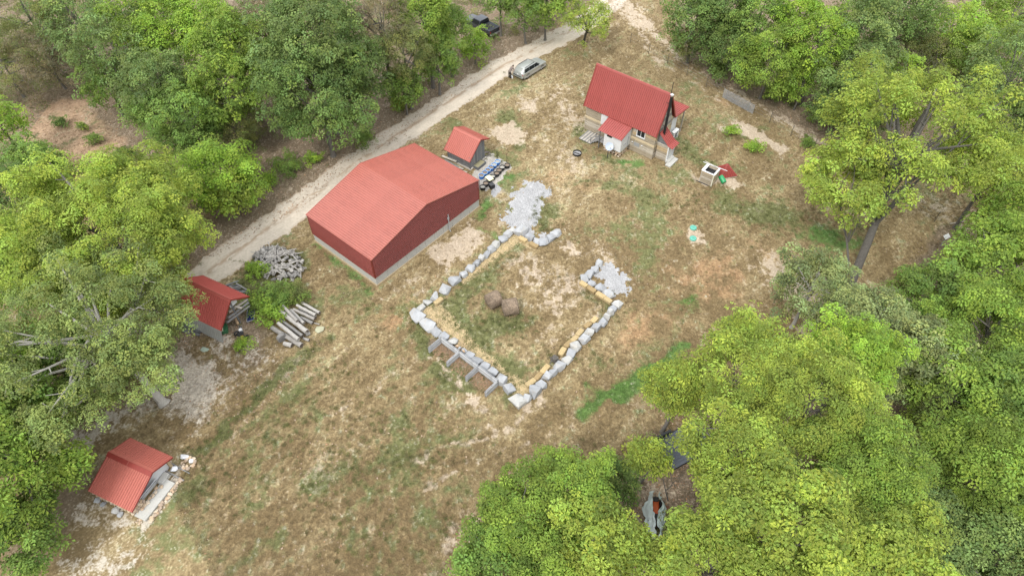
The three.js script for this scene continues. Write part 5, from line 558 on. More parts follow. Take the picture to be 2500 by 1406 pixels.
{
  const paint = new THREE.MeshPhysicalMaterial({ roughness: 0.35, metalness: 0.3, clearcoat: 0.7, clearcoatRoughness: 0.2, color: new THREE.Color().setRGB(0.035, 0.042, 0.055) });
  const tail = G(1208, 69, 1.25), cab = G(1182, 50, 1.6), hd = V3(cab.x - tail.x, 0, cab.z - tail.z).normalize(), c = tail.clone().setY(0).addScaledVector(hd, 2.75), t = thing('pickup_truck', 'dark blue grey pickup truck half hidden by bushes', 'truck', c, Math.atan2(-hd.z, hd.x));
  const lowR = (w, y0, y1) => [[y0, w * 0.9], [y0 + 0.15, w], [y1 - 0.1, w], [y1, w * 0.94]];
  obj(t, 'body', loft([{ x: 0.1, ring: lowR(0.95, 0.45, 1.18) }, { x: 1.6, ring: lowR(0.95, 0.45, 1.15) }, { x: 2.55, ring: lowR(0.92, 0.45, 1.08) }, { x: 2.8, ring: lowR(0.82, 0.5, 0.95) }]), paint);
  obj(t, 'cab', loft([{ x: -0.75, ring: [[0.5, 0.94], [1.15, 0.95], [1.75, 0.76], [1.82, 0.6]] }, { x: -0.6, ring: [[0.5, 0.94], [1.15, 0.95], [1.8, 0.76], [1.86, 0.6]] }, { x: 0.5, ring: [[0.5, 0.94], [1.15, 0.95], [1.8, 0.75], [1.86, 0.6]] }, { x: 1.25, ring: [[0.5, 0.94], [1.1, 0.93], [1.16, 0.8], [1.18, 0.6]] }]), paint);
  for (const s of [-1, 1]) { obj(t, 'bed_side', box(2.0, 0.62, 0.1, 0.03), paint, -1.76, 0.9, s * 0.9); obj(t, 'side_window', quad(...(s > 0 ? [[-0.55, 1.2, 0.95], [0.95, 1.2, 0.95], [0.4, 1.7, 0.8], [-0.5, 1.7, 0.8]] : [[0.95, 1.2, -0.95], [-0.55, 1.2, -0.95], [-0.5, 1.7, -0.8], [0.4, 1.7, -0.8]])), GLASS); obj(t, 'tail_light', box(0.06, 0.3, 0.14), M({ roughness: 0.3 }, [0.25, 0.03, 0.03]), -2.78, 0.9, s * 0.86); }
  obj(t, 'tailgate', box(0.1, 0.62, 1.72, 0.03), paint, -2.74, 0.9, 0); obj(t, 'bed_cover', box(1.95, 0.03, 1.7), M({ roughness: 0.7 }, [0.025, 0.03, 0.04]), -1.74, 1.16, 0); obj(t, 'rear_window', quad([-0.78, 1.22, -0.7], [-0.78, 1.22, 0.7], [-0.76, 1.68, 0.6], [-0.76, 1.68, -0.6], -0.02), GLASS); obj(t, 'rear_bumper', box(0.22, 0.2, 1.8, 0.04), STEEL, -2.82, 0.55, 0); obj(t, 'windscreen', quad([1.2, 1.2, 0.72], [1.2, 1.2, -0.72], [0.56, 1.78, -0.6], [0.56, 1.78, 0.6], -0.02), GLASS); obj(t, 'number_plate', box(0.02, 0.14, 0.3), WHITE, -2.945, 0.56, 0);
  for (const x of [-1.7, 1.75]) for (const z of [-0.82, 0.82]) wheel(t, x, z, 0.38, GREYM);
}
function capsules(bones, cell, k = 0.035) { // one skin over tapered capsules, meshed with marching cubes
  const lo = V3(1e9, 1e9, 1e9), hi = V3(-1e9, -1e9, -1e9); for (const [a, b, ra, rb] of bones) { lo.min(a.clone().subScalar(ra + 0.06)); lo.min(b.clone().subScalar(rb + 0.06)); hi.max(a.clone().addScalar(ra + 0.06)); hi.max(b.clone().addScalar(rb + 0.06)); }
  const size = Math.max(hi.x - lo.x, hi.y - lo.y, hi.z - lo.z), n = Math.min(150, Math.ceil(size / cell) + 2), mid = lo.clone().add(hi).multiplyScalar(0.5), half = n * cell / 2, mc = new MarchingCubes(n, new THREE.MeshStandardMaterial(), false, false, 120000); mc.isolation = 0;
  const q = V3(), d = V3(), B = bones.map(([a, b, ra, rb]) => ({ a, ab: b.clone().sub(a), l2: b.clone().sub(a).lengthSq() || 1, ra, rb }));
  for (let z = 0; z < n; z++) for (let y = 0; y < n; y++) for (let x = 0; x < n; x++) { q.set(mid.x + (x - n / 2) * cell, mid.y + (y - n / 2) * cell, mid.z + (z - n / 2) * cell); let s = 1e3; for (const b of B) { const t = clamp(d.copy(q).sub(b.a).dot(b.ab) / b.l2), v = Math.hypot(q.x - b.a.x - b.ab.x * t, q.y - b.a.y - b.ab.y * t, q.z - b.a.z - b.ab.z * t) - (b.ra + (b.rb - b.ra) * t), h = Math.max(k - Math.abs(s - v), 0) / k; s = Math.min(s, v) - h * h * k * 0.25; } mc.field[z * n * n + y * n + x] = -s; }
  mc.update(); const c = mc.count, P = new Float32Array(c * 3), N = new Float32Array(c * 3); for (let i = 0; i < c; i++) { for (let m = 0; m < 3; m++) { P[i * 3 + m] = mc.positionArray[i * 3 + m] * half + mid.getComponent(m); } const l = Math.hypot(mc.normalArray[i * 3], mc.normalArray[i * 3 + 1], mc.normalArray[i * 3 + 2]) || 1; for (let m = 0; m < 3; m++) N[i * 3 + m] = mc.normalArray[i * 3 + m] / l; }
  const g = new THREE.BufferGeometry(); g.setAttribute('position', new THREE.BufferAttribute(P, 3)); g.setAttribute('normal', new THREE.BufferAttribute(N, 3)); return g;
}
{ // person stooping at the back of the wagon: x forward, y up
  const p = G(1245, 190), t = thing('person', 'person in brown grey top and black trousers stooping behind the silver wagon', 'person', p, 0.72), B = (a, b, ra, rb) => [V3(...a), V3(...b), ra, rb];
  const skin = M({ roughness: 0.6 }, [0.5, 0.33, 0.25]), hands = [], fing = (s) => { const w = V3(0.62, 0.62, s * 0.2); hands.push([w, w.clone().add(V3(0.05, -0.08, 0)), 0.03, 0.035]); for (let i = 0; i < 4; i++) { const o = w.clone().add(V3(0.04 + 0.018 * i, -0.1, -0.02 + 0.012 * i)), L = [0.07, 0.08, 0.075, 0.06][i]; hands.push([o, o.clone().add(V3(0.012, -L * 0.6, s * -0.006)), 0.0095, 0.009], [o.clone().add(V3(0.012, -L * 0.6, s * -0.006)), o.clone().add(V3(-0.012, -L, s * -0.01)), 0.009, 0.008]); } hands.push([w.clone().add(V3(0.02, -0.04, -s * 0.03)), w.clone().add(V3(0.035, -0.11, -s * 0.045)), 0.012, 0.009]); };
  fing(1); fing(-1);
  const legs = [1, -1].flatMap((s) => [B([-0.05, 0.92, s * 0.09], [0.06 * s, 0.5, s * 0.11], 0.1, 0.065), B([0.06 * s, 0.5, s * 0.11], [-0.06, 0.1, s * 0.12], 0.062, 0.045)]);
  const torso = [B([-0.05, 0.95, 0.05], [0.2, 1.18, 0.04], 0.15, 0.14), B([-0.05, 0.95, -0.05], [0.2, 1.18, -0.04], 0.15, 0.14), B([0.2, 1.18, 0.07], [0.38, 1.3, 0.12], 0.13, 0.1), B([0.2, 1.18, -0.07], [0.38, 1.3, -0.12], 0.13, 0.1)];
  const arms = [1, -1].flatMap((s) => [B([0.4, 1.3, s * 0.18], [0.5, 0.98, s * 0.24], 0.055, 0.043), B([0.5, 0.98, s * 0.24], [0.62, 0.64, s * 0.2], 0.042, 0.03)]);
  const head = [B([0.4, 1.32, 0], [0.5, 1.4, 0], 0.06, 0.055), B([0.53, 1.43, 0], [0.57, 1.5, 0], 0.085, 0.09), B([0.62, 1.44, 0], [0.63, 1.42, 0], 0.05, 0.04), B([0.672, 1.46, 0], [0.682, 1.445, 0], 0.012, 0.016), B([0.56, 1.46, 0.09], [0.55, 1.44, 0.095], 0.018, 0.014), B([0.56, 1.46, -0.09], [0.55, 1.44, -0.095], 0.018, 0.014)];
  obj(t, 'body', capsules([...head, ...arms, ...hands, ...torso.map(([a, b, r, q]) => [a, b, r - 0.03, q - 0.03]), ...legs.map(([a, b, r, q]) => [a, b, r - 0.02, q - 0.015])], 0.0125, 0.02), skin);
  obj(t, 'shirt', capsules([...torso, ...[1, -1].map((s) => B([0.4, 1.3, s * 0.18], [0.46, 1.1, s * 0.225], 0.075, 0.062))], 0.016), M({ roughness: 0.95 }, [0.16, 0.13, 0.115])); obj(t, 'trousers', capsules(legs.map(([a, b, r, q]) => [a, b, r + 0.014, q + 0.02]), 0.016), M({ roughness: 0.95 }, [0.012, 0.012, 0.014])); obj(t, 'hair', capsules([B([0.5, 1.46, 0], [0.56, 1.53, 0], 0.095, 0.085)], 0.014), M({ roughness: 0.9 }, [0.05, 0.035, 0.025])); obj(t, 'shoe', capsules([B([-0.08, 0.05, 0.12], [0.12, 0.035, 0.13], 0.05, 0.035)], 0.014), BLACK); obj(t, 'shoe', capsules([B([-0.08, 0.05, -0.12], [0.12, 0.035, -0.13], 0.05, 0.035)], 0.014), BLACK); obj(t, 'eyes', merge([1, -1].map((s) => at(new THREE.SphereGeometry(0.012, 8, 6), 0.655, 1.478, s * 0.033))), WHITE);
  [[1248, 186.5, 'white bag on the ground behind the wagon'], [1251, 191, 'white jug on the ground behind the wagon']].forEach(([x, y, lab], i) => solo(i ? 'white_jug' : 'white_bag', lab, i ? 'jug' : 'bag', i ? rod([V3(0, 0, 0), V3(0, 0.24, 0), V3(0, 0.32, 0)], [0.1, 0.1, 0.03], 10) : rock(R0, 0.2, 0.13, 0.15, 22), WHITE, G(x, y).setY(i ? 0 : 0.06)));
}
// ---------------------------------------------------------------- fence along the field edge
{
  const t = thing('wire_fence', 'thin wire fence on steel posts running along the field track', 'fence'), pts = [[1539, 104], [1584, 131], [1630, 155], [1677, 184], [1724, 212], [1772, 241], [1826, 270], [1879, 299], [1931, 331], [1986, 364], [2042, 396], [2098, 430], [2160, 468], [2222, 504], [2282, 541]].map(([x, y]) => G(x, y)), post = merge([at(box(0.05, 1.45, 0.05, 0.008), 0, 0.72, 0), at(box(0.1, 0.1, 0.012), 0, 0.05, 0.03)]), pm = M({ roughness: 0.8 }, [0.09, 0.085, 0.07]);
  pts.forEach((p) => obj(t, 'fence_post', post, pm, p.x, 0, p.z, 0.6)); const wg = []; for (let i = 0; i < pts.length - 1; i++) for (const h of [0.4, 0.85, 1.25]) wg.push(bar(pts[i].clone().setY(h), pts[i + 1].clone().setY(h), 0.008)); obj(t, 'wire', merge(wg), GREYM);
  const a = G(1764, 237), b = G(1838, 278), mg = [], n = 64; for (let i = 0; i <= n; i++) { const p = a.clone().lerp(b, i / n); mg.push(bar(p.clone().setY(0.02), p.clone().setY(1.2), 0.016)); } for (let j = 0; j <= 16; j++) mg.push(bar(a.clone().setY(0.03 + j * 0.073), b.clone().setY(0.03 + j * 0.073), 0.016)); obj(t, 'mesh_panel', merge(mg), GREYM);
}
// ---------------------------------------------------------------- trailer, tarp heap, yard sign
{
  const A = G(1593, 1077, 0.7), B2 = G(1640, 1052, 0.7), d = B2.clone().sub(A).setY(0).normalize(), t = thing('flat_trailer', 'dark grey flat trailer with raised tailgate under the lower right trees', 'trailer', A.clone().setY(0), Math.atan2(-d.z, d.x)), L = 3.9, W = 2.5, deckM = M({ roughness: 0.55, map: redTex }, [0.075, 0.085, 0.105]);
  for (let i = 0; i < 10; i++) obj(t, 'deck_plank', box(L - 0.02, 0.05, W / 10 - 0.008, 0.006), deckM, L / 2, 0.62, 0.12 + W * (i + 0.5) / 10); obj(t, 'tailgate', box(1.75, 0.34, 0.2, 0.03), DARK, 0.86, 0.78, 0.0); obj(t, 'end_cap', box(0.22, 0.3, 0.22, 0.02), WHITE, -0.03, 0.76, 0.02); obj(t, 'side_rail', merge([at(box(L, 0.16, 0.07), L / 2, 0.54, 0.08), at(box(L, 0.16, 0.07), L / 2, 0.54, W + 0.12), at(box(0.07, 0.16, W), 0, 0.54, W / 2 + 0.1), at(box(0.07, 0.16, W), L, 0.54, W / 2 + 0.1)]), BLACK); for (const z of [0.1, W + 0.1]) for (const x of [L * 0.45, L * 0.65]) wheel(t, x, z, 0.34, GREYM); obj(t, 'drawbar', merge([bar(V3(L, 0.5, W * 0.35), V3(L + 1.2, 0.45, W / 2), 0.09), bar(V3(L, 0.5, W * 0.75), V3(L + 1.2, 0.45, W / 2), 0.09)]), BLACK);
}
{
  const c = G(1601, 1262, 0.6), ax = G(1600, 1215, 0.6).sub(G(1603, 1310, 0.6)).setY(0), L = ax.length() + 0.6, t = thing('tarp_covered_machine', 'small orange machine under a torn pale green grey tarp among trees', 'tarp covered machine', V3(c.x, 0, c.z), Math.atan2(-ax.z, ax.x));
  const half = (s) => { const g = new THREE.PlaneGeometry(L, 1.2, 26, 12), p = g.attributes.position; g.rotateX(-Math.PI / 2); for (let i = 0; i < p.count; i++) { const x = p.getX(i), v = clamp((p.getZ(i) + 0.6) / 1.2), open = 0.12 + 0.2 * Math.exp(-((x - 0.75) ** 2) / 0.18) , w = open + v * (0.62 - 0.3 * Math.abs(x) / L * 1.6) + 0.26 * (vn(x * 4 + s * 5 + 20, v * 5) - 0.5), y = 1.15 - 0.25 * (x < 0 ? -x * 0.4 : 0) - v * v * 0.75 - 0.25 * v + 0.34 * (vn(x * 4.3 + 9 * s + 30, v * 6) - 0.5); p.setXYZ(i, x, Math.max(0.03, y), s * w); } g.computeVertexNormals(); return g; };
  const tarp = M({ roughness: 0.6, side: THREE.DoubleSide }, [0.46, 0.54, 0.51]); obj(t, 'tarp', half(1), tarp); obj(t, 'tarp', half(-1), M({ roughness: 0.6, side: THREE.DoubleSide }, [0.52, 0.58, 0.57])); obj(t, 'machine_body', box(1.5, 0.5, 0.5, 0.08), M({ roughness: 0.5 }, [0.5, 0.09, 0.02]), 0.5, 0.6, 0); obj(t, 'seat', box(0.35, 0.18, 0.4, 0.06), BLACK, 1.15, 0.98, 0); obj(t, 'engine', box(0.5, 0.3, 0.36, 0.05), DARK, -0.1, 0.75, 0); for (const x of [-0.4, 1.1]) for (const z of [-0.42, 0.42]) { const g = new THREE.TorusGeometry(0.2, 0.09, 8, 16); obj(t, 'wheel', g, BLACK, x, 0.29, z); }
  solo('rust_box', 'small rusty brown box beside the torn tarp', 'box', box(0.5, 0.35, 0.35, 0.02), M({ roughness: 0.9 }, [0.16, 0.07, 0.045]), G(1627, 1243, 0.2).setY(0.18), 0.3);
}
{
  const p = G(2297, 601), t = thing('yard_sign', 'small white panel on a slim pole near the right trees', 'sign', p, 0.5); obj(t, 'pole', rod([V3(0, 0, 0), V3(0, 1.3, 0)], [0.04, 0.035], 7), GREYM); obj(t, 'panel', box(0.62, 0.05, 0.42, 0.01), WHITE, 0, 1.35, 0, 0, 0.5, 0.2);
  solo('fallen_pole', 'pale thin pole lying in the grass at the right', 'pole', rod([G(2321, 546, 0.1), G(2356, 540, 0.1)], [0.06, 0.05], 7), PALEW, V3(0, 0, 0));
}
// ---------------------------------------------------------------- trees
// a spray of leaves; +y points out of the crown
function spray(seed, n, len, wid, droop) {
  const r = rngOf(seed), P = [], N = [];
  for (let i = 0; i < n; i++) {
    const f = i * 2.4 + rnd(-0.4, 0.4, r), rad = 0.5 * Math.sqrt((i + 0.5) / n), o = V3(Math.cos(f) * rad, rnd(-0.12, 0.2, r) - rad * 0.3, Math.sin(f) * rad), l = len * rnd(0.75, 1.2, r), w = wid * rnd(0.8, 1.2, r);
    const dir = V3(Math.cos(f), rnd(-droop - 0.22, 0.25 - droop, r), Math.sin(f)).normalize(), side = V3(0, 1, 0).cross(dir).normalize().applyAxisAngle(dir, rnd(-0.6, 0.6, r)), up = dir.clone().cross(side).normalize(); if (up.y < 0) up.negate();
    const a = o, b = o.clone().addScaledVector(dir, l * 0.5).addScaledVector(up, l * 0.1), c = o.clone().addScaledVector(dir, l), s1 = b.clone().addScaledVector(side, w).addScaledVector(up, w * 0.3), s2 = b.clone().addScaledVector(side, -w).addScaledVector(up, w * 0.3);
    for (const tri of [[a, s1, c], [a, c, s2]]) { const nn = tri[1].clone().sub(tri[0]).cross(tri[2].clone().sub(tri[0])).normalize(); if (nn.y < 0) { nn.negate(); tri.reverse(); } for (const q of tri) { P.push(q.x, q.y, q.z); N.push(nn.x, nn.y, nn.z); } }
  }
  const g = new THREE.BufferGeometry(); g.setAttribute('position', new THREE.Float32BufferAttribute(P, 3)); g.setAttribute('normal', new THREE.Float32BufferAttribute(N, 3)); return g;
}
const LONG = [1, 2, 3].map((s) => spray(200 + s, 13, 0.42, 0.1, 0.3)), OVAL = [1, 2, 3].map((s) => spray(210 + s, 14, 0.32, 0.12, 0.1)), FINE = [1, 2, 3].map((s) => spray(220 + s, 20, 0.26, 0.06, 0.05));
const leafMat = (rough) => { const m = new THREE.MeshPhysicalMaterial({ roughness: rough, transmission: 0.5, thickness: 0, side: THREE.DoubleSide, specularIntensity: 0.35 }); m.color.setRGB(1, 1, 1); return m; };
const LEAF = leafMat(0.85);
const KINDS = {
  Y: { c: [0.33, 0.425, 0.075], g: LONG, v: 0.42 }, L: { c: [0.29, 0.44, 0.06], g: OVAL, v: 0.38 }, G: { c: [0.2, 0.31, 0.064], g: OVAL, v: 0.42 }, D: { c: [0.168, 0.258, 0.066], g: OVAL, v: 0.42 },
  B: { c: [0.205, 0.292, 0.088], g: OVAL, v: 0.42 }, S: { c: [0.27, 0.33, 0.13], g: OVAL, v: 0.55 }, O: { c: [0.23, 0.265, 0.085], g: FINE, v: 0.42 }, H: { c: [0.25, 0.365, 0.062], g: LONG, v: 0.42 }, T: { c: [0.25, 0.225, 0.13], g: FINE, v: 0.42 }, W: { c: [0.26, 0.33, 0.1], g: OVAL, v: 0.5 },
};
const mtx = new THREE.Matrix4(), qA = new THREE.Quaternion(), qB = new THREE.Quaternion(), vA = V3(), vS = V3(), cC = new THREE.Color(), UPV = V3(0, 1, 0);
let leafCount = 0;
function foliage(parent, name, clumps, kind, r, dens, size, alongUp = 0.95) { // clumps: [centre, radius, tint]
  const K = KINDS[kind], list = [];
  for (const [c, R, tint] of clumps) {
    const n = Math.max(4, Math.round(12.6 * R * R * dens));
    for (let i = 0; i < n; i++) { const y = rnd(-0.55, 1, r), f = rnd(0, 6.283, r), q = Math.sqrt(1 - y * y), rad = R * (r() < 0.14 ? rnd(1, 1.4, r) : Math.pow(rnd(0.25, 1, r), 0.5)); list.push([c.x + Math.cos(f) * q * rad, c.y + y * rad * 0.8, c.z + Math.sin(f) * q * rad, Math.cos(f) * q, y, Math.sin(f) * q, tint]); }
  }
  const im = new THREE.InstancedMesh(K.g[Math.floor(r() * 3)], LEAF, list.length); leafCount += list.length;
  list.forEach(([x, y, z, nx, ny, nz, tint], i) => {
    vA.set(nx + rnd(-0.35, 0.35, r), ny + alongUp + rnd(-0.2, 0.3, r), nz + rnd(-0.35, 0.35, r)).normalize(); qA.setFromUnitVectors(UPV, vA); qB.setFromAxisAngle(UPV, rnd(0, 6.283, r)); qA.multiply(qB);
    const s = size * rnd(0.65, 1.4, r); mtx.compose(V3(x, Math.max(0.05, y), z), qA, vS.set(s, s, s)); im.setMatrixAt(i, mtx);
    const k = tint * (1 + K.v * rnd(-1, 1, r)), w = rnd(-0.1, 0.14, r); im.setColorAt(i, cC.setRGB(clamp(K.c[0] * k * (1 + w)), clamp(K.c[1] * k), clamp(K.c[2] * k * (1 - w))));
  });
  im.name = name; im.userData.kind = 'stuff'; live(im); parent.add(im); return im;
}
let treeSeed = 1000;
function tree(spec) {
  const [cx, cy, rpx, vr, hc, kind, label, o = {}] = spec, r = rngOf(treeSeed++), C = G(cx, cy, hc), dist = distTo(C), R = rpx / FOCAL * dist, V = R * vr;
  const B = o.base ? G(...o.base) : V3(C.x, 0, C.z), t = thing(o.shrub ? 'shrub' : 'tree', label, o.shrub ? 'shrub' : 'tree', B, 0, o.group);
  const c = V3(C.x - B.x, hc, C.z - B.z), bark = o.bark ?? (kind === 'S' ? BARKW : BARK);
  const rc = o.rc ?? (o.shrub ? clamp(R * 0.2, 0.28, 0.5) : clamp(R * 0.24, 0.55, 1.5)), n = Math.round((o.n ?? 1) * clamp((o.shrub ? 5 : 7.2) * (R * R + R * V) / (rc * rc) / 3.2, 8, 130)), cl = [];
  for (let i = 0; i < n; i++) {
    const y = 1 - 1.75 * (i + 0.5) / n, f = i * 2.39996 + rnd(-0.5, 0.5, r), q = Math.sqrt(Math.max(0, 1 - y * y)), k = rnd(o.shrub ? 0.3 : 0.55, o.shrub ? 1.25 : 1.0, r), lob = 0.74 + 0.5 * vn(Math.cos(f) * 1.7 + treeSeed * 3.1, y * 1.9 + Math.sin(f) * 1.7);
    if (r() < (o.gap ?? (o.shrub ? 0.2 : dist < 55 ? 0.22 : 0.14))) continue; const p = V3(c.x + Math.cos(f) * q * R * k * lob, c.y + y * V * k * lob, c.z + Math.sin(f) * q * R * k * lob); if (p.y < 0.4) p.y = 0.4 + r() * 0.4; cl.push([p, rc * rnd(0.7, 1.25, r), rnd(0.76, 1.2, r)]);
  }
  const far = clamp(dist / 62, 0.85, 1.7), size = (o.size ?? 0.62) * (dist < 55 ? 0.8 : 0.9) * (0.72 + 0.28 * far);
  // trunk and limbs
  const tr = o.trunk ?? clamp(0.035 * (hc + V) * 0.55, 0.06, 0.42), top = V3(c.x, Math.max(hc * 0.4, hc + V * 0.45), c.z), mid = V3(c.x * 0.35 + rnd(-0.25, 0.25, r), hc * 0.42, c.z * 0.35 + rnd(-0.25, 0.25, r)), tp = [V3(0, -0.05, 0), V3(mid.x * 0.25, hc * 0.06, mid.z * 0.25), mid, c.clone().setY(hc * 0.8), top];
  if (!o.shrub) obj(t, 'trunk', rod(new THREE.CatmullRomCurve3(tp).getPoints(9), [1.5, 1.15, 1.0, 0.92, 0.85, 0.76, 0.66, 0.52, 0.36, 0.2].map((k) => k * tr), 9, 0.06, r), bark);
  const limbs = [], L = o.limbs ?? 10; for (let i = 0; i < L && cl.length; i++) { const e = cl[Math.floor(r() * cl.length)][0], s = o.shrub ? V3(rnd(-0.1, 0.1, r), 0, rnd(-0.1, 0.1, r)) : V3().lerpVectors(mid, top, rnd(0, 0.75, r)), m = s.clone().lerp(e, 0.5).add(V3(rnd(-0.3, 0.3, r), rnd(0, 0.5, r), rnd(-0.3, 0.3, r)).multiplyScalar(R * 0.12)), q = tr * (o.shrub ? 0.4 : 0.42); limbs.push(rod([s, m, e], [q, q * 0.62, q * 0.25], 6)); for (let j = 0; j < 2; j++) { const w = m.clone().lerp(e, rnd(0.1, 0.8, r)); limbs.push(rod([w, w.clone().add(V3(rnd(-1, 1, r), rnd(0, 0.8, r), rnd(-1, 1, r)).multiplyScalar(rc))], [q * 0.34, q * 0.12], 5)); } }
  if (limbs.length) obj(t, o.shrub ? 'stem' : 'limbs', merge(limbs), bark);
  foliage(t, o.shrub ? 'foliage' : 'crown', cl, kind, r, (o.dens ?? 1) * (dist < 55 ? 2.5 : 2.2) / (far * far) / ((o.size ?? 0.62) / 0.62) ** 2, size, o.up);
  return t;
}
const sh = (o = {}) => ({ shrub: true, size: 0.42, limbs: 7, dens: 0.8, ...o });
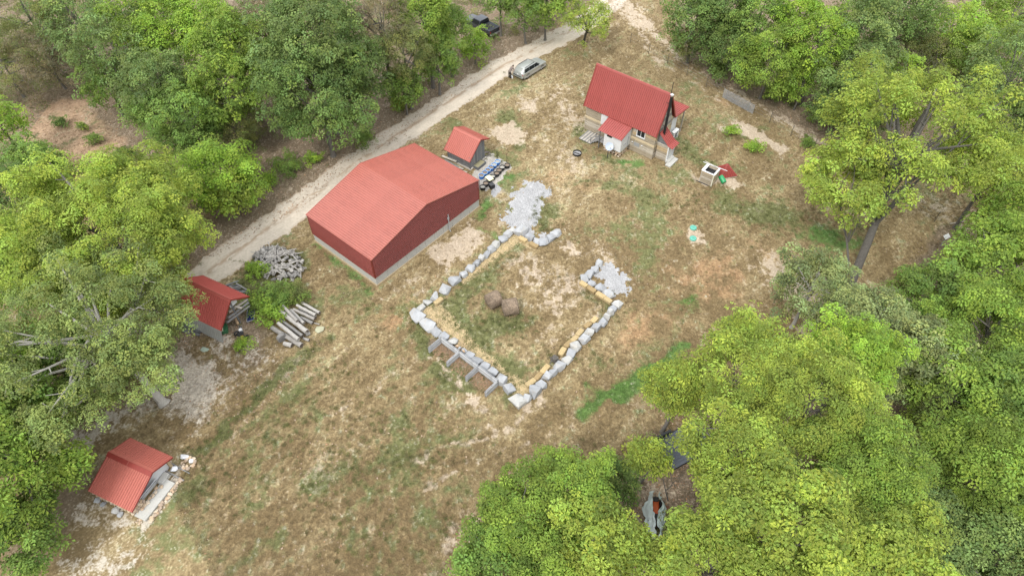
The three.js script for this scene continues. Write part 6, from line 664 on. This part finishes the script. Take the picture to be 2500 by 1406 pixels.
[
  // wood beyond the lane, left to right
  [12, 165, 78, 1.0, 4, 'O', 'olive tree at the left frame edge behind the hay clearing'], [70, 40, 95, 0.9, 7, 'O', 'dull olive tree in the top left corner'], [118, 145, 82, 0.8, 4, 'T', 'brownish green bushy tree at the top of the hay clearing'], [195, 55, 85, 0.9, 7.5, 'B', 'bluish green tree second from the top left corner'], [285, 130, 92, 0.95, 7.5, 'B', 'pale bluish tree left of the yellow green tops', { size: 0.6 }], [258, 200, 58, 0.9, 4.5, 'G', 'mid green tree below the pale bluish one'], [375, 60, 82, 1, 9, 'H', 'yellow green crown below the bleached dead tree'], [470, 55, 95, 0.9, 10, 'L', 'bright yellow green crown at the top, left of the bare snag'], [560, 110, 85, 0.9, 9, 'H', 'yellowish crown right of the bright top crown'], [395, 210, 85, 0.95, 7, 'B', 'grey green tree in front of the yellow green crowns'], [372, 268, 60, 0.9, 5, 'G', 'green tree at the inner corner of the hay clearing'], [455, 295, 84, 0.9, 5.5, 'G', 'rounded green tree between clearing and brushy gap'], [545, 225, 75, 1.05, 7, 'H', 'upright olive yellow tree before the brushy gap'], [565, 300, 58, 0.8, 4, 'O', 'low olive tree at the foot of the upright yellow one'], [650, 60, 70, 0.9, 9, 'T', 'brownish thinning crown left of the great oak', { gap: 0.3, limbs: 16 }],
  [765, 75, 135, 0.85, 12.5, 'B', 'upper grey green dome of the wood, tallest oak', { size: 0.68 }], [775, 228, 138, 0.9, 8, 'D', 'broad dark green oak overhanging the lane behind the barn', { size: 0.66 }], [690, 160, 85, 1, 8, 'G', 'mid green tree tucked at the left of the broad oak'], [865, 170, 80, 1, 8, 'D', 'dark green crown at the right of the broad oak'],
  [930, 50, 80, 0.9, 10, 'T', 'grey brown thinning crown top centre left', { gap: 0.25, limbs: 16 }], [985, 125, 75, 1, 7.5, 'O', 'olive tree between the broad oak and the lane'], [1040, 45, 75, 1, 9, 'H', 'yellow green crown above the lane bend'], [1065, 140, 62, 1.1, 5, 'G', 'green roadside tree above the lane, left of the truck'], [985, 215, 48, 1.1, 3.6, 'G', 'small green tree at the lane edge beyond the barn'], [1095, 58, 52, 1.05, 7, 'G', 'green tree close behind the pickup truck'], [1158, 112, 34, 1.25, 2.5, 'L', 'lime green sapling in front of the pickup truck', { gap: 0.2 }], [1222, -18, 52, 0.9, 6, 'G', 'green tree above the pickup truck'], [1285, 18, 55, 1, 5, 'G', 'bushy green tree right of the pickup truck'], [1335, -8, 60, 0.8, 6, 'H', 'yellow green tree at the top edge beside the lane'], [1352, -48, 60, 0.8, 5, 'D', 'dark tree at the top edge where the lane leaves'],
  [1440, 50, 62, 0.62, 4.6, 'Y', 'lone small tree with forked trunk beside the lane', { base: [1424, 106], gap: 0.3, size: 0.45, dens: 0.7, trunk: 0.2, limbs: 14, bark: BARKD }],
  [530, 425, 95, 0.8, 4, 'L', 'bright green spreading tree at the lane edge left of the barn', { gap: 0.14 }], [565, 470, 62, 0.7, 2.6, 'Y', 'yellow tipped small tree next to the lane left of the barn', { gap: 0.2 }], 
  [-8, 300, 50, 0.9, 5, 'L', 'bright green crown cut by the left frame edge'], [62, 400, 70, 0.6, 4, 'G', 'spreading green tree beside the hay clearing at left'], [10, 480, 62, 0.9, 4, 'D', 'dark tree below the spreading green one at left'],
  // near left
  [260, 566, 226, 0.62, 7.6, 'Y', 'huge round yellow green tree by the woodshed', { n: 1.5, size: 0.58, trunk: 0.5, gap: 0.04, rc: 1.3 }], [50, 640, 110, 0.8, 6, 'H', 'yellow green tree behind the pale barked one at the left edge'],
  [222, 800, 242, 0.45, 8.2, 'W', 'wide silvery green tree with exposed white limbs', { base: [400, 985], gap: 0.17, n: 1.1, trunk: 0.36, limbs: 34, bark: BARKW, size: 0.5, rc: 1.05 }], [95, 905, 150, 0.6, 4.5, 'G', 'shadowed green tree under the silvery one at left', { base: [277, 950] }], [22, 1130, 128, 0.85, 5.5, 'H', 'bright green leafy tree at the lower left frame edge', { base: [182, 1150], trunk: 0.4 }], [40, 1300, 90, 0.6, 3, 'G', 'lower green boughs at the bottom left corner'], [-20, 960, 110, 0.9, 5.5, 'L', 'light green crown cut by the left edge, mid height'],
  // near right
  [2235, 316, 205, 0.54, 10.5, 'Y', 'tall yellow green hickory with leaning dark trunk at right', { base: [2068, 722], trunk: 0.42, bark: BARKD, gap: 0.24, limbs: 26, rc: 1.15 }], [2065, 440, 108, 0.48, 8, 'Y', 'low yellow green boughs hanging left of the hickory trunk', { base: [2070, 724], gap: 0.36, trunk: 0.12, bark: BARKD }], [2440, 402, 84, 0.7, 8, 'Y', 'yellow green crown at the right edge below the hickory top'],
  [1985, 700, 95, 1.0, 5.5, 'S', 'silver leaved tree left of the dark leaning trunk', { gap: 0.42, limbs: 18 }], [2120, 800, 105, 0.9, 5.5, 'S', 'silver leaved tree below the dark leaning trunk', { gap: 0.38, limbs: 16 }], [2240, 885, 95, 1.0, 6, 'S', 'silver leaved tree toward the right edge wood', { gap: 0.15 }],
  [2285, 725, 80, 0.8, 5, 'G', 'dark green tree right of the leaning trunk', { gap: 0.16 }], [2450, 640, 98, 0.8, 7, 'H', 'yellow green tree at the right edge near the white sign'], [2430, 800, 120, 0.9, 6, 'H', 'olive green tree at the right edge, mid height'], [2340, 960, 115, 0.9, 5.5, 'H', 'bright green tree at right among dead twigs'], [2470, 980, 110, 0.9, 6, 'G', 'deep green tree cut by the right edge'], [2420, 1140, 125, 0.8, 6, 'H', 'green tree at the lower right edge'], [2290, 1100, 80, 0.9, 4, 'O', 'olive undergrowth tree at lower right'], [2300, 1330, 125, 0.7, 4, 'B', 'bluish green tree in the bottom right corner'], [2450, 1330, 110, 0.7, 4, 'D', 'darkest tree in the bottom right corner'],
  [1825, 905, 132, 0.72, 9, 'Y', 'yellow green tree at the head of the lower right group', { gap: 0.12 }], [1655, 945, 72, 0.8, 6.5, 'Y', 'small yellow green tree left of the lower right group', { gap: 0.22 }], [1990, 965, 145, 0.75, 10, 'Y', 'tall yellow green tree in the middle of the lower right group'], [2090, 870, 100, 0.8, 9.5, 'L', 'fresh lime green crown at the top of the lower right group'], [1815, 1110, 122, 0.8, 9.5, 'Y', 'full yellow green tree beside the flat trailer'], [2100, 1130, 130, 0.85, 9, 'H', 'deep yellow green tree at the right of the lower group'], [1900, 1290, 165, 0.75, 10, 'Y', 'large yellow green tree at the bottom edge, right of the tarp'], [2135, 1345, 132, 0.8, 8, 'Y', 'yellow green tree at the bottom edge toward the right corner'], [1740, 1370, 120, 0.8, 9, 'Y', 'yellow green tree at the bottom edge just below the tarp'],
  [1400, 1195, 105, 0.75, 6.5, 'H', 'bright green tree at the head of the bottom centre group'], [1265, 1275, 118, 0.7, 6.5, 'H', 'bright green tree at the left of the bottom centre group', { gap: 0.12 }], [1450, 1320, 115, 0.75, 7, 'Y', 'yellow green tree in the middle of the bottom centre group'], [1215, 1385, 105, 0.7, 5.5, 'G', 'green tree at the bottom edge, left of the centre group'], [1370, 1390, 110, 0.7, 6.5, 'H', 'green tree at the bottom edge in the centre group'], [1588, 1108, 50, 0.9, 4.5, 'Y', 'small yellow green tree before the flat trailer', { gap: 0.34, rc: 0.6 }], [1500, 1170, 55, 0.8, 3.2, 'D', 'little dark green cedar between the bottom groups', { size: 0.45 }], [1580, 1390, 80, 0.7, 7, 'Y', 'yellow green boughs at the bottom edge left of the tarp'],
  // wood beyond the field track
  [1700, 55, 75, 1, 5.5, 'D', 'dark green tree where the field track meets the wood'], [1770, 20, 75, 0.9, 7, 'D', 'dark blue green crown at the top right of the track'], [1690, 108, 45, 0.9, 2.4, 'O', 'low olive bush at the track corner of the wood'], [1790, 120, 65, 1, 4, 'D', 'dark tree in front of the top right wood'], [1850, 60, 70, 1, 7, 'G', 'mid green tree behind the olive one in the top right wood'], [1885, 150, 82, 1, 5, 'H', 'olive yellow tree bulging toward the field track'], [1950, 40, 55, 1.2, 9, 'L', 'narrow lime green crown at the top right'], [2010, 105, 62, 1.2, 8, 'L', 'broad lime green crown right of the narrow one'], [2110, 55, 75, 1, 9, 'B', 'blue green crown in the top right wood'], [2090, 175, 82, 1, 6, 'B', 'blue green tree in the middle of the right wood'], [1962, 205, 32, 1.4, 3.5, 'L', 'slim lime sapling at the wood edge above the track', { gap: 0.2, size: 0.5 }], [2055, 255, 65, 1, 4, 'D', 'dark green tree at the wood edge above the track end'], [1985, 165, 45, 1, 4, 'O', 'olive undergrowth behind the slim lime sapling'], [2200, 30, 80, 0.9, 8, 'D', 'dark crown at the top edge of the right wood'], [2215, 110, 62, 0.9, 4, 'T', 'brownish brush in the gap of the right wood', { gap: 0.3 }], [2330, 80, 62, 1, 6, 'L', 'lime green tree near the top right corner'], [2290, 150, 70, 0.9, 4, 'O', 'olive bushy tree behind the tall hickory'], [2400, 130, 72, 1, 6, 'H', 'yellow tree near the top right corner'], [2475, 190, 85, 1.1, 8, 'B', 'blue green tree at the right edge, upper part'], [2470, 40, 70, 0.9, 6, 'H', 'yellow green tree in the top right corner'], [2190, 195, 45, 1.1, 4.5, 'L', 'lime sapling behind the hickory crown'], [2480, 300, 70, 1, 6, 'D', 'dark tree at the right edge behind the hickory'],
  [2560, 560, 110, 0.9, 7, 'H', 'yellow green boughs reaching in from the right edge'], [2560, 1180, 110, 0.9, 6, 'G', 'green boughs reaching in low at the right edge'],
  // shrubs
  [690, 722, 48, 0.45, 0.8, 'G', 'rank green weeds between the firewood heap and the logs', sh()], [640, 735, 42, 0.45, 0.8, 'H', 'green weedy bush by the woodshed roof edge', sh()], [655, 765, 32, 0.5, 0.8, 'L', 'bright green weeds at the near end of the long logs', sh()], [722, 715, 36, 0.5, 0.7, 'O', 'yellow and reddish weeds below the firewood heap', sh()], [620, 655, 22, 0.6, 0.6, 'L', 'small green bush at the lane side of the firewood heap', sh()], [592, 838, 20, 0.5, 0.5, 'L', 'small green bush in front of the cart', sh()], [648, 652, 12, 0.7, 0.8, 'L', 'green sprout growing through the firewood heap', sh()],
  [1787, 318, 14, 0.8, 0.6, 'L', 'young green bush at the upper end of the dirt strip', sh()], [1843, 357, 18, 0.7, 0.6, 'L', 'young green bush at the lower end of the dirt strip', sh()], [1975, 347, 16, 0.6, 0.5, 'G', 'small green bush by the fence posts', sh()],
  [145, 298, 14, 0.7, 0.6, 'D', 'dark little bush in the hay clearing', sh()], [200, 308, 9, 0.7, 0.5, 'H', 'tiny yellow green bush in the hay clearing', sh()], [228, 340, 14, 0.7, 0.5, 'G', 'green bush at the right side of the hay clearing', sh()], [140, 415, 26, 0.7, 0.6, 'B', 'grey green bush at the lower hay clearing', sh()], [300, 378, 22, 0.7, 0.6, 'G', 'green bush where the hay clearing meets the wood', sh()],
  [700, 405, 38, 0.5, 0.7, 'G', 'leafy green ground bush beside the lane behind the barn', sh()], [765, 385, 20, 0.6, 0.6, 'L', 'yellow green ground bush at the lane edge behind the barn', sh()], [975, 252, 22, 0.6, 0.6, 'Y', 'yellow green bush at the lane edge below the roadside trees', sh()], [650, 440, 22, 0.5, 0.5, 'L', 'low lime bush at the lane edge left of the oak', sh()], [1135, 115, 18, 0.7, 0.7, 'G', 'green bush under the lime sapling', sh()], [890, 335, 26, 0.6, 0.9, 'G', 'bushy green fringe under the dark oak by the lane', sh()], [620, 330, 40, 0.6, 1, 'O', 'scrubby olive bush in the brushy gap', sh()],
  [1760, 165, 25, 0.7, 0.7, 'G', 'green bush at the foot of the top right wood', sh()], [1900, 222, 28, 0.8, 1, 'G', 'green bush at the wood edge above the field track', sh()], [2010, 275, 24, 0.9, 1, 'L', 'pale green bush under the slim lime sapling', sh()], [2120, 290, 45, 0.8, 1.2, 'D', 'dark bush at the end of the right wood', sh()],
].forEach(tree);
// bare trees and brush
function bare(label, base, h, spread, mat, seed, depth = 5, lean = [0, 0], r0 = 0.16) {
  const r = rngOf(seed), t = thing('dead_tree', label, 'dead tree', base), g = [];
  const grow = (p, d, len, rad, n) => { const e = p.clone().addScaledVector(d, len), m = p.clone().lerp(e, 0.5).add(V3(rnd(-1, 1, r), rnd(-0.4, 0.4, r), rnd(-1, 1, r)).multiplyScalar(len * 0.12)); g.push(rod([p, m, e], [rad, rad * 0.85, rad * 0.65], n > 2 ? 7 : 5)); if (n <= 0) return; const k = n > 3 ? 2 : 3; for (let i = 0; i < k; i++) grow(i ? m.clone().lerp(e, r()) : e, d.clone().add(V3(rnd(-1, 1, r), rnd(-0.35, 0.5, r), rnd(-1, 1, r)).multiplyScalar(spread)).normalize(), len * rnd(0.62, 0.85, r), rad * 0.62, n - 1); };
  grow(V3(0, -0.05, 0), V3(lean[0], 1, lean[1]).normalize(), h * 0.34, r0, depth); obj(t, 'trunk', g[0], mat); obj(t, 'branches', merge(g.slice(1)), mat); return t;
}
const BLEACH = M({ map: barkTex([0.36, 0.35, 0.33], [0.6, 0.58, 0.55]), roughness: 1 }), TWIG = M({ roughness: 1, map: BARK.map }, [0.95, 0.9, 0.85]);
bare('bleached white dead tree at the top left of the wood', G(318, 95), 11, 0.75, BLEACH, 301, 5, [-0.15, 0.1]); bare('grey dead snag among the yellow green crowns', G(590, 130), 13, 0.6, TWIG, 302, 5); bare('bleached dead branches in the bottom right corner', G(2440, 1395), 5.5, 0.9, BLEACH, 303, 5, [0.1, -0.2], 0.1); bare('grey dead tree in the right edge wood', G(2360, 1010), 6, 0.8, TWIG, 304, 5); bare('grey bare twigs beside the dark green tree at right', G(2300, 800), 6, 0.9, BLEACH, 305, 5, [0, 0], 0.09);
[[665, 330], [640, 300], [700, 320], [620, 260], [655, 240]].forEach(([x, y], i) => bare(['bare grey brush nearest the lane in the gap of the wood', 'bare brush in the left of the wood gap', 'bare brush at the foot of the broad oak', 'tangled bare vines above the wood gap', 'bare stems at the top of the wood gap'][i], G(x, y), i > 2 ? 7 : 3.4, 0.9, TWIG, 310 + i, 5, [0, 0], 0.05));
bare('leafless sapling between tarp and trailer', G(1632, 1222), 4.5, 0.6, BARKD, 320, 4, [-0.3, -0.3], 0.06);
{ // undergrowth and leaf litter of the woods
  const r = rngOf(401), cl = [], cl2 = []; const g = new THREE.Group(); let n = 0;
  for (let i = 0; i < 60000 && n < 1500; i++) { const x = rnd(-105, 105, r), z = rnd(-150, -12, r); let d = -9; for (const P of FP) d = Math.max(d, polyDist(P, x, z)); if (d < 0.8 || (d < 3 && r() < 0.6)) continue; if (fbm(x * 0.12, z * 0.12 + 40) < 0.42) continue; n++; (r() < 0.55 ? cl : cl2).push([V3(x, rnd(0.15, 0.9, r), z), rnd(0.4, 1.1, r), rnd(0.75, 1.15, r)]); }
  for (const [l, k] of [[cl, 'G'], [cl2, 'O']]) { const h = foliage(scene, numbered('undergrowth'), l, k, r, 1.5, 0.6); h.userData = { kind: 'stuff' }; }
}
{ // low green weeds scattered where the grass is still alive
  const r = rngOf(451), cl = []; for (let i = 0; i < 60000 && cl.length < 1900; i++) { const z = -16 - 74 * r(), x = rnd(-1, 1, r) * (8 - z * 0.75), w = kinds(x, z), g = w[0]; if (w[6] > 0.3 || w[1] > 0.6 || w[7] > 0.5 || r() > g * 0.5 + 0.012) continue; if (x > -20 && x < 2 && z < -40 && z > -62 && g < 0.3) continue; cl.push([V3(x, 0.03, z), rnd(0.1, 0.3, r), rnd(0.5, 0.85, r)]); }
  const h = foliage(scene, 'weeds', cl, 'O', r, 3.2, 0.2, 1.2); h.userData = { kind: 'stuff' };
}
{ // dry grass tufts over the yard, each in the colour of the ground it grows from
  const r = rngOf(501), P = []; for (let i = 0; i < 6; i++) { const f = i * 1.05 + rnd(-0.3, 0.3, r), l = rnd(0.5, 1, r), o = V3(Math.cos(f) * 0.25, 0, Math.sin(f) * 0.25), s = V3(-Math.sin(f), 0, Math.cos(f)).multiplyScalar(0.13), e = V3(Math.cos(f) * (0.3 + l * 0.5), l * 0.75, Math.sin(f) * (0.3 + l * 0.5)); for (const q of [o.clone().add(s), e, o.clone().sub(s)]) P.push(q.x, q.y, q.z); }
  const g = new THREE.BufferGeometry(); g.setAttribute('position', new THREE.Float32BufferAttribute(P, 3)); g.computeVertexNormals();
  const N = 170000, im = new THREE.InstancedMesh(g, M({ roughness: 1, side: THREE.DoubleSide }), N); let k = 0;
  const lane = laneCurve.getSpacedPoints(160), bx = [[-11.378, -49.335, -0.703, 4.9, 7.4], [12.986, -63.749, -0.679, 4.9, 3.6], [-4.803, -60.146, -0.648, 1.7, 1.7], [-27.7, -22.38, -0.401, 2.0, 2.7], [-26.3, -37.9, -0.474, 2.8, 2.1]];
  for (let i = 0; i < 900000 && k < N; i++) {
    const z = -14 - 84 * Math.pow(r(), 1.25), half = 8 + (-z) * 0.82, x = rnd(-half, half, r); if (Math.abs(x) > 75) continue;
    const w = kinds(x, z); if (w[1] > 0.7 && r() < 0.85) continue; if (w[3] > 0.7 && r() < 0.7) continue;
    let bad = false; for (const [a, b, y, u, v] of bx) { const dx = x - a, dz = z - b, c = Math.cos(y), s = Math.sin(y); if (Math.abs(c * dx - s * dz) < u && Math.abs(s * dx + c * dz) < v) bad = true; }
    if (bad) continue; if (z < -38 && x < 14) for (const p of lane) if (Math.hypot(p.x - x, p.z - z) < 1.95) { bad = true; break; } if (bad) continue;
    if (x > -6 && x < 16 && z < -38 && z > -66 && gravelMasks.some((f) => f(x, z))) continue;
    const c = groundColor(x, z), green = w[6] > 0.4 || w[0] > 0.5; const s = rnd(0.08, 0.19, r) * (green ? 1.25 : 1), b = rnd(0.7, 1.4, r);
    qA.setFromAxisAngle(UPV, rnd(0, 6.28, r)); mtx.compose(V3(x, 0, z), qA, vS.set(s * 1.2, s * rnd(0.5, 1.0, r), s * 1.2)); im.setMatrixAt(k, mtx); im.setColorAt(k++, cC.setRGB(clamp(c[0] * b), clamp(c[1] * b), clamp(c[2] * b)));
  }
  im.count = k; im.name = 'dry_grass'; im.userData = { kind: 'stuff' }; live(im); scene.add(im);
}
{ // gravel stones on the grey patches, and leaves blown about under the trees
  const r = rngOf(601), g = rock(r, 0.5, 0.3, 0.4, 10), N = 9000, im = new THREE.InstancedMesh(g, M({ roughness: 0.95, flatShading: true }), N); let k = 0; const a = G(1180, 440), b = G(1560, 760);
  for (let i = 0; i < 400000 && k < N; i++) { const x = rnd(-5, 16, r), z = rnd(-66, -36, r); if (!gravelMasks.slice(0, 3).some((f) => f(x, z))) { const w = kinds(x, z); if (!(x > 1 && x < 14 && z < -40 && z > -54 && w[1] > 0.35 && r() < 0.04)) continue; } const s = rnd(0.025, 0.075, r); qA.setFromAxisAngle(UPV, rnd(0, 6.28, r)); mtx.compose(V3(x, 0.01, z), qA, vS.set(s, s, s)); im.setMatrixAt(k, mtx); const c = rnd(0.24, 0.5, r); im.setColorAt(k++, cC.setRGB(c, c * 1.01, c * 1.03)); }
  im.count = k; im.name = 'gravel_stones'; im.userData = { kind: 'stuff' }; live(im); scene.add(im);
  const lg = new THREE.PlaneGeometry(1, 0.6, 2, 1); lg.rotateX(-Math.PI / 2); { const p = lg.attributes.position; for (let i = 0; i < p.count; i++) p.setY(i, Math.abs(p.getX(i)) < 0.1 ? 0 : 0.18); lg.computeVertexNormals(); }
  const lanePts = laneCurve.getSpacedPoints(120), NL = 60000, il = new THREE.InstancedMesh(lg, M({ roughness: 1, side: THREE.DoubleSide }), NL); k = 0;
  for (let i = 0; i < 900000 && k < NL; i++) { const z = -14 - 92 * Math.pow(r(), 1.2), x = rnd(-1, 1, r) * (8 - z * 0.82); const w = kinds(x, z), q = Math.max(w[3], x < -13 && z > -40 ? w[1] * 0.9 : 0); if (r() > q * 0.9 + 0.015 || (q < 0.9 && z < -38 && x < 14 && lanePts.some((p) => Math.hypot(p.x - x, p.z - z) < 1.8))) continue; const s = rnd(0.07, 0.16, r); qA.setFromEuler(new THREE.Euler(rnd(-0.3, 0.3, r), rnd(0, 6.28, r), rnd(-0.3, 0.3, r))); mtx.compose(V3(x, rnd(0.008, 0.04, r), z), qA, vS.set(s, s, s)); il.setMatrixAt(k, mtx); const c = rnd(0.55, 1.5, r), y = r(); il.setColorAt(k++, cC.setRGB(0.27 * c, (y < 0.2 ? 0.16 : 0.2) * c, (y < 0.2 ? 0.09 : 0.145) * c)); }
  il.count = k; il.name = 'fallen_leaves'; il.userData = { kind: 'stuff' }; live(il); scene.add(il);
}
console.log('leaf sprays', leafCount);
renderer.render(scene, camera);
